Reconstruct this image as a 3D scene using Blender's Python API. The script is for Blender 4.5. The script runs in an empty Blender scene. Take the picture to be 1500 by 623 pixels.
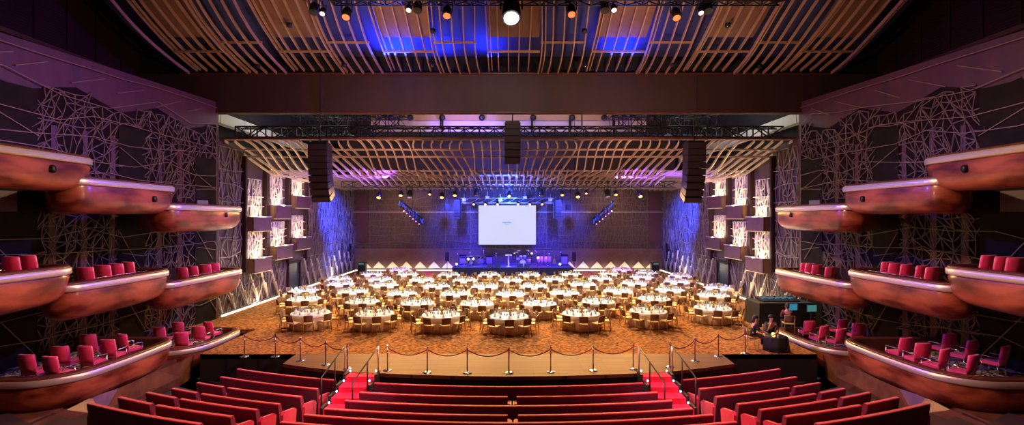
import bpy, math, random
from mathutils import Vector, Matrix
PI = math.pi
sc = bpy.context.scene
COL = sc.collection
rnd = random.Random(7)

# ------------------------------------------------------------------ materials
def nt(name):
    m = bpy.data.materials.new(name); m.use_nodes = True
    return m, m.node_tree.nodes, m.node_tree.links, m.node_tree.nodes['Principled BSDF']

def mat(name, col, rough=.5, metal=0., col2=None, scale=4., bump=0., bscale=None, kind='noise', stretch=(1, 1, 1), detail=4., sheen=0., coat=0., lo=.35, hi=.65, trans=0., spec=.5):
    m, N, L, P = nt(name)
    P.inputs['Base Color'].default_value = (*col, 1)
    P.inputs['Roughness'].default_value = rough
    P.inputs['Metallic'].default_value = metal
    P.inputs['Specular IOR Level'].default_value = spec
    if coat: P.inputs['Coat Weight'].default_value = coat; P.inputs['Coat Roughness'].default_value = .12
    if sheen: P.inputs['Sheen Weight'].default_value = sheen
    if trans: P.inputs['Transmission Weight'].default_value = trans
    if col2 or bump:
        tc = N.new('ShaderNodeTexCoord'); mp = N.new('ShaderNodeMapping')
        mp.inputs['Scale'].default_value = stretch
        L.new(tc.outputs['Object'], mp.inputs['Vector'])
        def tex(s):
            if kind == 'voronoi':
                t = N.new('ShaderNodeTexVoronoi'); t.inputs['Scale'].default_value = s; o = t.outputs['Distance']
            elif kind == 'wave':
                t = N.new('ShaderNodeTexWave'); t.inputs['Scale'].default_value = s; t.inputs['Distortion'].default_value = 6; t.inputs['Detail'].default_value = 3; o = t.outputs['Fac']
            else:
                t = N.new('ShaderNodeTexNoise'); t.inputs['Scale'].default_value = s; t.inputs['Detail'].default_value = detail; o = t.outputs['Fac']
            L.new(mp.outputs['Vector'], t.inputs['Vector']); return o
    if col2:
        r = N.new('ShaderNodeValToRGB')
        r.color_ramp.elements[0].position = lo; r.color_ramp.elements[0].color = (*col, 1)
        r.color_ramp.elements[1].position = hi; r.color_ramp.elements[1].color = (*col2, 1)
        L.new(tex(scale), r.inputs['Fac']); L.new(r.outputs['Color'], P.inputs['Base Color'])
    if bump:
        b = N.new('ShaderNodeBump'); b.inputs['Strength'].default_value = bump; b.inputs['Distance'].default_value = .03
        L.new(tex(bscale or scale), b.inputs['Height']); L.new(b.outputs['Normal'], P.inputs['Normal'])
    return m

def emit(name, col, power):
    m, N, L, P = nt(name)
    P.inputs['Base Color'].default_value = (.02, .02, .02, 1)
    P.inputs['Emission Color'].default_value = (*col, 1)
    P.inputs['Emission Strength'].default_value = power
    return m

def carpet_mat():
    m, N, L, P = nt('patterned_carpet')
    tc = N.new('ShaderNodeTexCoord')
    v = N.new('ShaderNodeTexVoronoi'); v.inputs['Scale'].default_value = 9
    n = N.new('ShaderNodeTexNoise'); n.inputs['Scale'].default_value = 14; n.inputs['Detail'].default_value = 5; n.inputs['Distortion'].default_value = 1.6
    mp = N.new('ShaderNodeMapping'); mp.inputs['Scale'].default_value = (.8, 1.1, 1)
    L.new(tc.outputs['Object'], mp.inputs['Vector'])
    L.new(mp.outputs['Vector'], v.inputs['Vector']); L.new(mp.outputs['Vector'], n.inputs['Vector'])
    mx = N.new('ShaderNodeMath'); mx.operation = 'MULTIPLY'
    L.new(v.outputs['Distance'], mx.inputs[0]); L.new(n.outputs['Fac'], mx.inputs[1])
    r = N.new('ShaderNodeValToRGB')
    e = r.color_ramp.elements
    e[0].position = .1; e[0].color = (.085, .036, .014, 1)
    e[1].position = .36; e[1].color = (.40, .150, .034, 1)
    x = e.new(.22); x.color = (.22, .085, .022, 1)
    L.new(mx.outputs[0], r.inputs['Fac']); L.new(r.outputs['Color'], P.inputs['Base Color'])
    P.inputs['Roughness'].default_value = .95; P.inputs['Specular IOR Level'].default_value = .1
    return m

def plank_mat(name, c1, c2, c3, w=.14, rough=.35):
    m, N, L, P = nt(name)
    tc = N.new('ShaderNodeTexCoord'); b = N.new('ShaderNodeTexBrick')
    b.inputs['Scale'].default_value = 1; b.inputs['Brick Width'].default_value = 1.8; b.inputs['Row Height'].default_value = w
    b.inputs['Mortar Size'].default_value = .006
    b.inputs['Color1'].default_value = (*c1, 1); b.inputs['Color2'].default_value = (*c2, 1); b.inputs['Mortar'].default_value = (*c3, 1)
    L.new(tc.outputs['Object'], b.inputs['Vector']); L.new(b.outputs['Color'], P.inputs['Base Color'])
    P.inputs['Roughness'].default_value = rough; P.inputs['Specular IOR Level'].default_value = .25
    return m

M = {}
M['carpet'] = carpet_mat()
M['apron'] = plank_mat('apron_boards', (.16, .070, .034), (.125, .053, .026), (.06, .025, .012), .12, .62)
M['black'] = mat('matte_black', (.008, .007, .008), .7)
M['black_metal'] = mat('black_metal', (.015, .014, .016), .4, .3)
M['fly_black'] = mat('fly_tower_black', (.012, .011, .013), .9, col2=(.02, .018, .02), scale=1)
M['dark_brown'] = mat('dark_brown_panel', (.030, .013, .011), .55, col2=(.042, .018, .014), scale=.7, stretch=(1, 1, .3), spec=.15)
M['header'] = mat('header_panel', (.055, .028, .024), .6, col2=(.068, .034, .028), scale=.6, stretch=(2, 1, .3))
M['wall_wood'] = mat('wall_red_brown_wood', (.070, .022, .018), .5, col2=(.10, .032, .024), scale=2.2, stretch=(1, 1, .25))
M['hall_wood'] = mat('hall_wall_brown', (.055, .030, .028), .5, col2=(.08, .042, .036), scale=1.5, stretch=(1, 1, .3))
M['olive'] = mat('dark_olive_panel', (.012, .008, .003), .6, .0, col2=(.02, .014, .006), scale=1.3, spec=.1)
M['lattice'] = mat('bronze_lattice', (.12, .075, .062), .5, .2, col2=(.17, .11, .085), scale=2)
M['void'] = mat('dark_void_sheet', (.010, .005, .007), .7, col2=(.018, .009, .011), scale=1, spec=.08)  # darkness of the void behind the lattice, put into a sheet's colour
M['recess_panel'] = mat('lit_recess_panel', (.20, .18, .15), .8)  # pale tone stands for lit ceiling panels inside the door recesses
M['low_band'] = mat('low_brown_band', (.12, .06, .045), .45, col2=(.16, .08, .055), scale=1.5)
M['lattice_hall'] = mat('pale_bronze_lattice', (.19, .14, .11), .5, .1, col2=(.27, .20, .15), scale=2)
M['lit_lattice'] = mat('lit_cream_bars', (.60, .50, .34), .5, col2=(.68, .58, .42), scale=2)  # lit copy of the hall lattice, uplight put into the colour
M['brass'] = mat('brass_line', (.26, .17, .08), .5, .4)
M['hull'] = mat('burl_veneer', (.10, .013, .006), .33, col2=(.46, .115, .045), scale=1.2, detail=9, lo=.36, hi=.66, coat=.25, bump=.15, bscale=2.5, stretch=(1, .7, 2.2))
M['hull_cap'] = mat('hull_cap_wood', (.10, .028, .015), .35, col2=(.15, .045, .02), scale=4)
M['strip'] = mat('champagne_metal_strip', (.80, .70, .58), .34, .6)
M['underside'] = mat('pale_underside', (.30, .24, .20), .6)
M['facet'] = mat('faceted_walnut', (.09, .032, .013), .4, col2=(.19, .072, .030), scale=2.5, detail=6, lo=.3, hi=.7)
M['seat_red'] = mat('red_velvet', (.50, .006, .055), .75, col2=(.62, .010, .075), scale=6, sheen=.3)
M['bench_back'] = mat('bench_back_red', (.13, .002, .028), .7, col2=(.17, .003, .036), scale=5, sheen=.2)
M['red_carpet'] = mat('red_stair_carpet', (.70, .006, .060), .9)
M['aisle'] = mat('dark_aisle_floor', (.035, .018, .012), .7, col2=(.05, .026, .016), scale=2)
M['chair_pink'] = mat('magenta_upholstery', (.72, .03, .13), .5, col2=(.80, .05, .17), scale=5, sheen=.2)
M['cloth'] = mat('white_tablecloth', (.84, .80, .74), .85, col2=(.88, .84, .78), scale=1.2)
M['gold'] = mat('gold_chair_frame', (.62, .36, .10), .35, .55)
M['chair_brown'] = mat('brown_chair_back', (.15, .075, .042), .7, col2=(.19, .095, .05), scale=8)
M['chair_cream'] = mat('cream_seat_pad', (.74, .50, .18), .8)
M['china'] = mat('white_china', (.88, .86, .82), .2)
M['napkin'] = mat('white_napkin', (.86, .84, .80), .9)
M['glass'] = mat('sparkle_glass', (.93, .95, .96), .06, trans=.45)  # partly opaque white, sparkle put into the base colour
M['vase'] = mat('amber_vase', (.45, .22, .06), .25)
M['flower'] = mat('orange_flowers', (.75, .38, .07), .8, col2=(.55, .40, .10), scale=20)
M['leaf'] = mat('green_leaves', (.14, .20, .05), .8)
M['slat'] = mat('timber_slat', (.40, .235, .15), .42, col2=(.50, .30, .20), scale=2, stretch=(6, .6, 1))
M['slat_hall'] = mat('hall_timber_slat', (.44, .29, .20), .42, col2=(.54, .37, .26), scale=2, stretch=(6, .6, 1))
M['ceil_brown'] = mat('ceiling_brown_panel', (.17, .085, .06), .5, col2=(.22, .11, .075), scale=1.2)
M['ceil_blue'] = mat('ceiling_blue_lit_backing', (.03, .04, .16), .75)  # blue of the light mixed into the dark base colour
M['beige'] = mat('beige_bridge_panel', (.62, .50, .42), .7)
M['tan'] = mat('tan_bridge_band', (.42, .24, .12), .6)
M['gray_duct'] = mat('pale_duct', (.62, .62, .55), .7)
M['chrome'] = mat('polished_chrome', (.70, .70, .74), .18, 1.)
M['stanchion'] = mat('stanchion_metal', (.45, .30, .26), .22, .9)
M['rope'] = mat('dark_red_rope', (.20, .018, .018), .75)
M['rail_metal'] = mat('dark_steel_rail', (.03, .03, .035), .45, .5)
M['cream_fin'] = mat('cream_panel', (.72, .62, .44), .6)
M['door'] = mat('teal_glow_door', (.015, .035, .04), .3)  # dark door, the teal glow on it put into the colour
M['speaker_brown'] = mat('dark_brown_speaker', (.030, .018, .018), .6, bump=.3, bscale=30)
M['skin'] = mat('skin', (.52, .27, .18), .6)
M['hair'] = mat('dark_hair', (.02, .013, .01), .7)
M['clothes'] = mat('black_clothes', (.015, .014, .018), .8)
M['shirt'] = mat('maroon_top', (.14, .025, .03), .8)
M['steel_blue'] = mat('aluminium_truss', (.50, .52, .60), .3, .8)
M['drum'] = mat('drum_shell', (.42, .30, .50), .25)
M['drum_skin'] = mat('drum_skin', (.85, .85, .88), .5)
M['cymbal'] = mat('cymbal_bronze', (.75, .60, .32), .25, .9)
M['box_front'] = mat('box_front_panel', (.085, .032, .035), .5, col2=(.11, .042, .045), scale=2)
M['box_side'] = mat('box_side_bronze', (.22, .11, .05), .4, .3)
E = {}
E['screen'] = emit('projection_white', (.80, .81, .82), .80)
E['warm'] = emit('lamp_warm', (1, .50, .14), 3.2)
E['white'] = emit('lamp_white', (1, .88, .7), 8)
E['star'] = emit('lamp_star', (1, .93, .82), 60)
E['red'] = emit('lamp_red', (1, .10, .03), 3.2)
E['pink'] = emit('lamp_pink', (1, .45, .5), 8)
E['purple'] = emit('lamp_purple', (.5, .2, 1), 4)
E['blue'] = emit('lamp_blue', (.01, .06, 1), 1.6)
E['step'] = emit('step_light', (.75, .8, 1), 9)
E['led'] = emit('led_strip', (1, .87, .62), 1.8)
E['led_box'] = emit('led_trim', (1, .60, .35), .9)
E['cyan'] = emit('console_glow', (.05, .45, .65), .45)
E['green'] = emit('exit_green', (.15, .55, .5), .35)
E['seam'] = emit('seam_marker', (1, .65, .15), .7)
E['inkblue'] = mat('slide_text', (.10, .35, .50), .8)

# ------------------------------------------------------------------ mesh builder
class MB:
    def __init__(s): s.v = []; s.f = []; s.mi = []; s.sm = []
    def add(s, vs, fs, mi=0, smooth=False):
        o = len(s.v); s.v += [tuple(v) for v in vs]
        for f in fs: s.f.append([o + i for i in f]); s.mi.append(mi); s.sm.append(smooth)
        return s
    def box(s, c, d, mi=0, rz=0, mat4=None):
        x, y, z = (a / 2 for a in d)
        vs = [Vector((i * x, j * y, k * z)) for i in (-1, 1) for j in (-1, 1) for k in (-1, 1)]
        if rz: R = Matrix.Rotation(rz, 3, 'Z'); vs = [R @ v for v in vs]
        if mat4 is not None: vs = [mat4 @ v for v in vs]
        vs = [v + Vector(c) for v in vs]
        return s.add(vs, [(0, 1, 3, 2), (4, 6, 7, 5), (0, 4, 5, 1), (2, 3, 7, 6), (0, 2, 6, 4), (1, 5, 7, 3)], mi)
    def bar(s, p, q, w, h=None, mi=0, up=(0, 0, 1)):
        p = Vector(p); q = Vector(q); h = h or w; d = (q - p)
        if d.length < 1e-6: return s
        d.normalize(); u = Vector(up)
        if abs(d.dot(u)) > .98: u = Vector((1, 0, 0))
        a = d.cross(u).normalized(); b = a.cross(d)
        vs = [e + a * i * w / 2 + b * j * h / 2 for e in (p, q) for (i, j) in ((-1, -1), (1, -1), (1, 1), (-1, 1))]
        return s.add(vs, [(0, 1, 2, 3), (7, 6, 5, 4), (0, 4, 5, 1), (1, 5, 6, 2), (2, 6, 7, 3), (3, 7, 4, 0)], mi)
    def tube(s, pts, r, n=8, mi=0, cap=True, smooth=True):
        pts = [Vector(p) for p in pts]; rs = r if isinstance(r, (list, tuple)) else [r] * len(pts)
        vs = []; a = None
        for i, p in enumerate(pts):
            d = (pts[min(i + 1, len(pts) - 1)] - pts[max(i - 1, 0)]).normalized()
            if a is None:
                u = Vector((0, 0, 1)) if abs(d.z) < .9 else Vector((1, 0, 0)); a = d.cross(u).normalized()
            else: a = (a - d * a.dot(d)).normalized()
            b = d.cross(a)
            for k in range(n): t = 2 * PI * k / n; vs.append(p + (a * math.cos(t) + b * math.sin(t)) * rs[i])
        fs = [(i * n + k, i * n + (k + 1) % n, (i + 1) * n + (k + 1) % n, (i + 1) * n + k) for i in range(len(pts) - 1) for k in range(n)]
        s.add(vs, fs, mi, smooth)
        if cap: 
            o = len(s.v) - len(vs)
            s.f.append([o + k for k in range(n)][::-1]); s.mi.append(mi); s.sm.append(False)
            s.f.append([o + (len(pts) - 1) * n + k for k in range(n)]); s.mi.append(mi); s.sm.append(False)
        return s
    def lathe(s, prof, c=(0, 0, 0), n=16, mi=0, smooth=True, fn=None):
        c = Vector(c); vs = []
        for (r, z) in prof:
            for k in range(n):
                t = 2 * PI * k / n; rr = r * (fn(t, z) if fn else 1); vs.append(c + Vector((rr * math.cos(t), rr * math.sin(t), z)))
        m = len(prof)
        fs = [(i * n + k, i * n + (k + 1) % n, (i + 1) * n + (k + 1) % n, (i + 1) * n + k) for i in range(m - 1) for k in range(n)]
        o = len(s.v); s.add(vs, fs, mi, smooth)
        s.f.append([o + k for k in range(n)][::-1]); s.mi.append(mi); s.sm.append(False)
        s.f.append([o + (m - 1) * n + k for k in range(n)]); s.mi.append(mi); s.sm.append(False)
        return s
    def loft(s, rings, closed=True, mi=0, smooth=True, cap0=False, cap1=False):
        n = len(rings[0]); o = len(s.v); vs = [v for r in rings for v in r]; kk = n if closed else n - 1
        fs = [(i * n + k, i * n + (k + 1) % n, (i + 1) * n + (k + 1) % n, (i + 1) * n + k) for i in range(len(rings) - 1) for k in range(kk)]
        s.add(vs, fs, mi, smooth)
        if cap0: s.f.append([o + k for k in range(n)][::-1]); s.mi.append(mi); s.sm.append(False)
        if cap1: s.f.append([o + (len(rings) - 1) * n + k for k in range(n)]); s.mi.append(mi); s.sm.append(False)
        return s
    def ball(s, c, r, n=10, mi=0, sz=1):
        prof = [(r * math.sin(PI * i / 6), -r * sz * math.cos(PI * i / 6)) for i in range(1, 6)]
        return s.lathe(prof, c, n, mi)
    def mesh(s, name, mats):
        me = bpy.data.meshes.new(name); me.from_pydata(s.v, [], s.f)
        for m in (mats if isinstance(mats, (list, tuple)) else [mats]): me.materials.append(m)
        me.polygons.foreach_set('material_index', s.mi); me.polygons.foreach_set('use_smooth', s.sm)
        me.update(); return me
    def build(s, name, mats, parent=None, label=None, cat=None, group=None, kind=None, loc=None, rz=0):
        o = bpy.data.objects.new(name, s.mesh(name, mats)); COL.objects.link(o)
        if parent: o.parent = parent
        tag(o, label, cat, group, kind)
        if loc is not None: o.location = loc
        if rz: o.rotation_euler.z = rz
        return o

def tag(o, label=None, cat=None, group=None, kind=None):
    if label: o['label'] = label
    if cat: o['category'] = cat
    if group: o['group'] = group
    if kind: o['kind'] = kind
    return o
def empty(name, loc, label=None, cat=None, group=None, rz=0):
    o = bpy.data.objects.new(name, None); COL.objects.link(o); o.location = loc; o.rotation_euler.z = rz
    o.empty_display_size = .2
    return tag(o, label, cat, group)
def children(o): return KIDS.get(o.name, [])
KIDS = {}
def copy_tree(o, loc, rz=0, label=None, group=None):
    c = o.copy(); COL.objects.link(c); c.location = loc; c.rotation_euler.z = rz
    if label: c['label'] = label
    if group: c['group'] = group
    for ch in o.children:
        d = ch.copy(); COL.objects.link(d); d.parent = c
        for g in ch.children:
            e = g.copy(); COL.objects.link(e); e.parent = d
    return c
def light(kind, name, loc, energy, col, target=None, size=.3, angle=60, blend=.6, sy=None, spread=None):
    l = bpy.data.lights.new(name, kind); l.energy = energy; l.color = col
    if kind == 'SPOT': l.spot_size = math.radians(angle); l.spot_blend = blend; l.shadow_soft_size = size
    elif kind == 'AREA':
        l.size = size
        if sy: l.shape = 'RECTANGLE'; l.size_y = sy
        if spread: l.spread = math.radians(spread)
    else: l.shadow_soft_size = size
    o = bpy.data.objects.new(name, l); COL.objects.link(o); o.location = loc
    if target is not None: o.rotation_euler = (Vector(target) - Vector(loc)).to_track_quat('-Z', 'Y').to_euler()
    return o

# ------------------------------------------------------------------ camera: level, eye 5.5 m above the banquet floor
cam = bpy.data.cameras.new('camera'); co = bpy.data.objects.new('camera', cam); COL.objects.link(co); sc.camera = co
co.location = (0, 0, 5.5); co.rotation_euler = (PI / 2, 0, 0)
cam.sensor_width = 36; cam.lens = 680 / 1500 * 36
cam.shift_x = 5 / 1500; cam.shift_y = 8.5 / 1500; cam.clip_start = .1; cam.clip_end = 300
FX, CX, HY = 680., 745., 320.
def gp(x, y, z=0.):            # picture point -> place on the horizontal plane at height z
    Y = FX * (5.5 - z) / (y - HY); return Vector(((x - CX) * Y / FX, Y, z))

# ------------------------------------------------------------------ floors
b = MB(); b.box((0, 36.1, -.1), (33.4, 26.2, .2)); b.box((0, 20.9, -.1), (25.0, 4.2, .2)); b.build('floor', M['carpet'], kind='structure')   # y 18.8..49.2
# timber apron with a curved front
pts = [gp(414, 533.5), gp(458, 539.5), gp(504, 544.5), gp(570, 548), gp(626, 550), gp(690, 551.5), gp(745, 552)]
front = [(p.x, p.y) for p in pts] + [(-p.x, p.y) for p in pts[-2::-1]]
b = MB(); top = [Vector((-8.6, 18.8, .004)), *[Vector((x, y, .004)) for x, y in front], Vector((8.6, 18.8, .004))]
bot = [Vector((v.x, v.y, -.12)) for v in top]
n = len(top); b.add(top + bot, [tuple(range(n))] + [(i, i + n, (i + 1) % n + n, (i + 1) % n) for i in range(n)])
b.build('floor_apron', M['apron'], kind='structure')
# dark side aprons and the black face below the timber
b = MB()
for s in (-1, 1):
    b.add([(s * 8.6, 18.8, -.02), (s * 12.5, 18.8, -.02), (s * 12.5, 18.8, -1.3), (s * 8.6, 18.8, -1.3)], [(0, 1, 2, 3)])
    b.add([(s * 12.5, 18.8, -.02), (s * 12.5, 23.0, -.02), (s * 12.5, 23.0, -1.3), (s * 12.5, 18.8, -1.3)], [(0, 1, 2, 3)])
    b.add([(s * 12.5, 23.02, .0), (s * 17, 23.02, .0), (s * 17, 23.02, -1.3), (s * 12.5, 23.02, -1.3)], [(0, 1, 2, 3)])
    b.add([(s * 12.2, 18.0, -1.12), (s * 17.6, 18.0, -1.12), (s * 17.6, 25, -1.12), (s * 12.2, 25, -1.12)], [(0, 1, 2, 3)])
    b.add([(s * 8.6, 18.8, -.12), (s * 8.6, 18.8, -1.3), (s * -front[0][0], front[0][1], -1.3), (s * -front[0][0], front[0][1], -.12)], [(0, 1, 2, 3)])
for i in range(len(front) - 1):
    (x0, y0), (x1, y1) = front[i], front[i + 1]
    b.add([(x0, y0 + .04, -.1), (x1, y1 + .04, -.1), (x1, y1 + .04, -1.3), (x0, y0 + .04, -1.3)], [(0, 1, 2, 3)])
b.build('trim_1', M['black'], kind='structure')

# raked auditorium floor: arcs round the stage, one terrace per bench row
RR = 29.
def arc(x, y0): return y0 + (RR - math.sqrt(RR * RR - x * x))
rows = [(15.70, -.20), (14.68, -.15), (13.72, -.05), (12.72, .10), (11.86, .27), (10.95, .46), (10.0, .67), (9.05, .9), (8.1, 1.15)]
b = MB()
xs = [-14.2 + 28.4 * i / 40 for i in range(41)]
prev = 19.4
edges = [(17.6, None)] + [(y - .62, None) for y, z in rows]
b.add([(x, max(arc(x, 15.2), 10), -1.12) for x in xs] + [(x, 19.0, -1.12) for x in xs], [(i, i + 1, i + 42, i + 41) for i in range(40)])
for k, (y0, zt) in enumerate(rows):
    zf = zt - .92; za = arc
    ya, yb = y0 + .42, y0 - .60
    zprev = -1.12 if k == 0 else rows[k - 1][1] - .92
    R = [[(x, arc(x, ya), zprev) for x in xs], [(x, arc(x, ya), zf) for x in xs], [(x, arc(x, yb), zf) for x in xs]]
    b.loft(R, closed=False, smooth=False)
b.build('floor_auditorium', M['aisle'], kind='structure')

# ------------------------------------------------------------------ benches (red theatre rows)
def bench(x0, x1, y0, zt, label, group):
    zf = zt - .92
    ym = arc((x0 + x1) / 2, y0)
    root = empty('theatre_bench', ((x0 + x1) / 2, ym, zf), label, 'bench', group)
    ox, oy = (x0 + x1) / 2, ym
    n = max(3, int((x1 - x0) / .5))
    X = [x0 + (x1 - x0) * i / n for i in range(n + 1)]
    def sec(prof):
        rings = []
        for x in X:
            y = arc(x, y0); t = math.asin(x / RR)
            rings.append([Vector((x - ox - d * math.sin(t), y - oy + d * math.cos(t), z)) for d, z in prof])
        return rings
    m = MB(); m.loft(sec([(0, .12), (-.10, .90), (-.09, .925), (.0, .93), (.03, .90), (.12, .38), (.10, .12)]), True, 0, False, True, True)
    m.build('backrest', M['bench_back'], root)
    m = MB(); m.loft(sec([(-.10, .915), (-.098, .935), (-.085, .945), (-.005, .945), (.012, .93), (.01, .915)]), True, 0, False, True, True)
    m.build('top_piping', M['seat_red'], root)
    m = MB(); m.loft(sec([(.12, .34), (.13, .46), (.52, .48), (.56, .45), (.55, .34)]), True, 0, False, True, True)
    m.build('seat_cushion', M['seat_red'], root)
    for xe in (x0, x1):
        sgn = -1 if xe == x0 else 1
        t = math.asin(xe / RR); y = arc(xe, y0)
        prof = [(-.02, 0), (-.02, .60), (.06, .68), (.48, .62), (.56, .55), (.50, 0)]
        A = [Vector((xe - ox - d * math.sin(t), y - oy + d * math.cos(t), z)) for d, z in prof]
        B = [v + Vector((sgn * .09, 0, 0)) for v in A]
        m = MB(); m.loft([A, B], True, 0, False, True, True); m.build('end_panel', M['seat_red'], root)
ordn = ['first', 'second', 'third', 'fourth', 'fifth', 'sixth', 'seventh', 'eighth', 'ninth', 'tenth']
for k, (y0, zt) in enumerate(rows[:7]):
    ce = [4.73, 4.9, 5.04, 5.28, 5.5, 5.7, 5.9][k] - .09
    ie = [6.0, 6.2, 6.32, 6.53, 6.74, 6.9, 7.1][k] + .09
    nm = ordn[k] + ' row from the stage'
    if k in (1, 3, 5):
        bench(-ce, -.03, y0, zt, f'long red bench left of the centre gap, {nm}', 'centre benches')
        bench(.26, ce, y0, zt, f'long red bench right of the centre gap, {nm}', 'centre benches')
    else:
        bench(-ce, ce, y0, zt, f'unbroken curved red bench across the middle, {nm}', 'centre benches')
    for s, sd in ((-1, 'left'), (1, 'right')):
        def B(a, c, lab): bench(min(s * a, s * c), max(s * a, s * c), y0, zt, lab, f'{sd} side benches')
        if k < 2: B(ie, 10.2, f'red bench spanning the {sd} side block, {nm}')
        elif k < 6:
            e = [0, 0, 9.2, 9.45, 9.5, 9.5][k]
            B(ie, e - .06, f'wide red bench beside the {sd} aisle, {nm}')
            B(e + .14, [0, 0, 10.45, 10.6, 10.8, 10.9][k], f'short red bench near the {sd} balcony wall, {nm}')
        elif k == 6: B(ie, 10.9, f'red bench of the {sd} side block, {nm}')
# ------------------------------------------------------------------ red carpeted stairs, rails and step lights
for s, sd in ((-1, 'left'), (1, 'right')):
    root = empty('carpeted_stair', (s * 5.2, 16.5, -1.12), f'red carpeted steps down from the stage in the {sd} aisle', 'stairs', 'red aisle stairs')
    m = MB()
    for k in range(6):
        y1 = 16.62 - .5 * k; z = -.0 - .18 * (k)
        xi, xo = 4.66 + .07 * k, 5.66 + .06 * k
        m.box((s * ((xi + xo) / 2 - 5.2), y1 - .25 - 16.5, (z + 1.12) / 2 - .01), (xo - xi, .5, max(.04, z + 1.12)))
    m.build('steps', M['red_carpet'], root)
    m = MB()   # aisle carpet climbing back with the terraces
    for k in range(2, 9):
        y0, zt = rows[k]
        w = 1.2; xc = 5.2 + .2 * k
    m.build('runner', M['red_carpet'], root) if m.v else None
    for side, xx in (('outer', 5.72), ('inner', 4.62)):
        m = MB()
        for k in range(5 if side == 'outer' else 3):
            y1 = 16.62 - .5 * k; z = -.18 * k
            xo = (xx + .06 * k) * s
            m.box((xo - s * 5.2, y1 - .27 - 16.5, (z + .06 + 1.12) / 2), (.09, .46, z + .06 + 1.12))
        m.build('stringer', M['black'], root)
    k2 = 0
    for k in range(4): 
        m = MB(); xo = (5.63 + .06 * k) * s; m.ball((0, 0, 0), .03, 8)
        o = m.build('step_light', E['step'], root); o.location = (xo - s * 5.2, 16.62 - .5 * k - .1 - 16.5, 1.12 - .18 * k + .07)
    for k in range(2):
        m = MB(); xo = (4.72 + .08 * k) * s; m.ball((0, 0, 0), .03, 8)
        o = m.build('step_light', E['step'], root); o.location = (xo - s * 5.2, 16.62 - .5 * k - .1 - 16.5, 1.12 - .18 * k + .07)
    for (nm, top, low, zlow) in (('outer', (5.78, 16.4, 0), (5.97, 14.8, -.58), 0), ('inner', (4.58, 16.3, 0), (4.84, 14.4, -.62), 0)):
        T = Vector((s * top[0], top[1], top[2])); Lw = Vector((s * low[0], low[1], low[2]))
        r = empty('handrail', T, f'slim dark metal handrail on the {nm} side of the {sd} aisle stairs', 'handrail', 'stair handrails')
        D = Lw - T; mid = D * .45
        m = MB(); m.tube([Vector((0, .0, .98)), Vector((0, -.02, 1.0)), D + Vector((0, .02, 1.0)), D + Vector((0, 0, .97))], .024, 8); m.build('rail', M['rail_metal'], r)
        for p, h in ((Vector((0, 0, 0)), 1.), (mid, 1.), (D, 1.)):
            m = MB(); m.tube([p + Vector((0, 0, -.05)), p + Vector((0, 0, h))], .026, 8); m.build('post', M['steel_blue'] if p.length < .1 else M['rail_metal'], r)
# red aisle runners on the terraces
b = MB()
for s in (-1, 1):
    for k in range(1, 9):
        y0, zt = rows[k]; zf = zt - .92; xi = [4.73, 4.9, 5.04, 5.28, 5.5, 5.7, 5.9, 6.1, 6.3][k] + .06; xo = xi + 1.15
        if k < 3: continue
        ys = arc((xi + xo) / 2, y0)
        b.box((s * (xi + xo) / 2, ys - .09, zf + .012), (xo - xi - .1, 1.0, .02))
b.build('floor_runner', M['red_carpet'], kind='structure')
for k in (1, 3, 5):
    y0, zt = rows[k]
    for q in (-1, 1):
        m = MB(); m.box((0, 0, 0), (.03, .02, .16)); m.build('gap_marker_light', E['seam'], None, f'small amber marker light on the {"left" if q < 0 else "right"} lip of the centre gap, {ordn[k]} row', 'light', 'amber gap markers', loc=(.115 + q * .04, y0 - .05, zt - .20))

# ------------------------------------------------------------------ stanchions and ropes
def stanchion(p, label):
    r = empty('rope_stanchion', p, label, 'stanchion', 'rope barrier posts')
    m = MB(); m.lathe([(.165, 0), (.165, .015), (.10, .035), (.03, .05)], n=18); m.build('base', M['chrome'], r)
    m = MB(); m.tube([(0, 0, .04), (0, 0, .86)], .024, 10); m.build('post', M['stanchion'], r)
    m = MB(); m.lathe([(.02, .85), (.036, .86), (.036, .90), (.02, .915)], n=10); m.build('cap', M['chrome'], r)
spx = [(358, 523), (403.4, 523), (440, 528.7), (477, 535), (509, 541), None, (567.7, 543), (626, 546.2), (684.5, 546.7), (745.5, 546.9), (806.7, 545.6), (869, 543.3), (927.7, 541.7), None, (981, 538), (1018, 529.4), (1052.3, 522.3), (1091.8, 518), (1140, 517)]
last = None; i = 0; cnt = sum(p is not None for p in spx)
for q in spx:
    if q is None: last = None; continue
    i += 1
    p = gp(*q)
    side = 'from the left' if i <= 8 else 'from the right'
    num = ordn[i - 1] if i <= 8 else ordn[cnt - i]
    if i == 9: stanchion(p, 'rope barrier post standing at the very middle of the apron')
    else: stanchion(p, f'rope barrier post, {num} of them {side}')
    if last is not None:
        m = MB(); L = (p - last); P = []
        for t in range(13):
            u = t / 12; P.append(last.lerp(p, u) + Vector((0, 0, .83 - .26 * (1 - (2 * u - 1) ** 2) * min(1, L.length / 1.6))))
        m.tube(P, .019, 7)
        m.build('barrier_rope', M['rope'], None, f'dark red rope sagging leftward from the post {num} {side}' if i != 9 else 'dark red rope sagging leftward from the middle post', 'rope', 'barrier ropes')
    last = p

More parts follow.
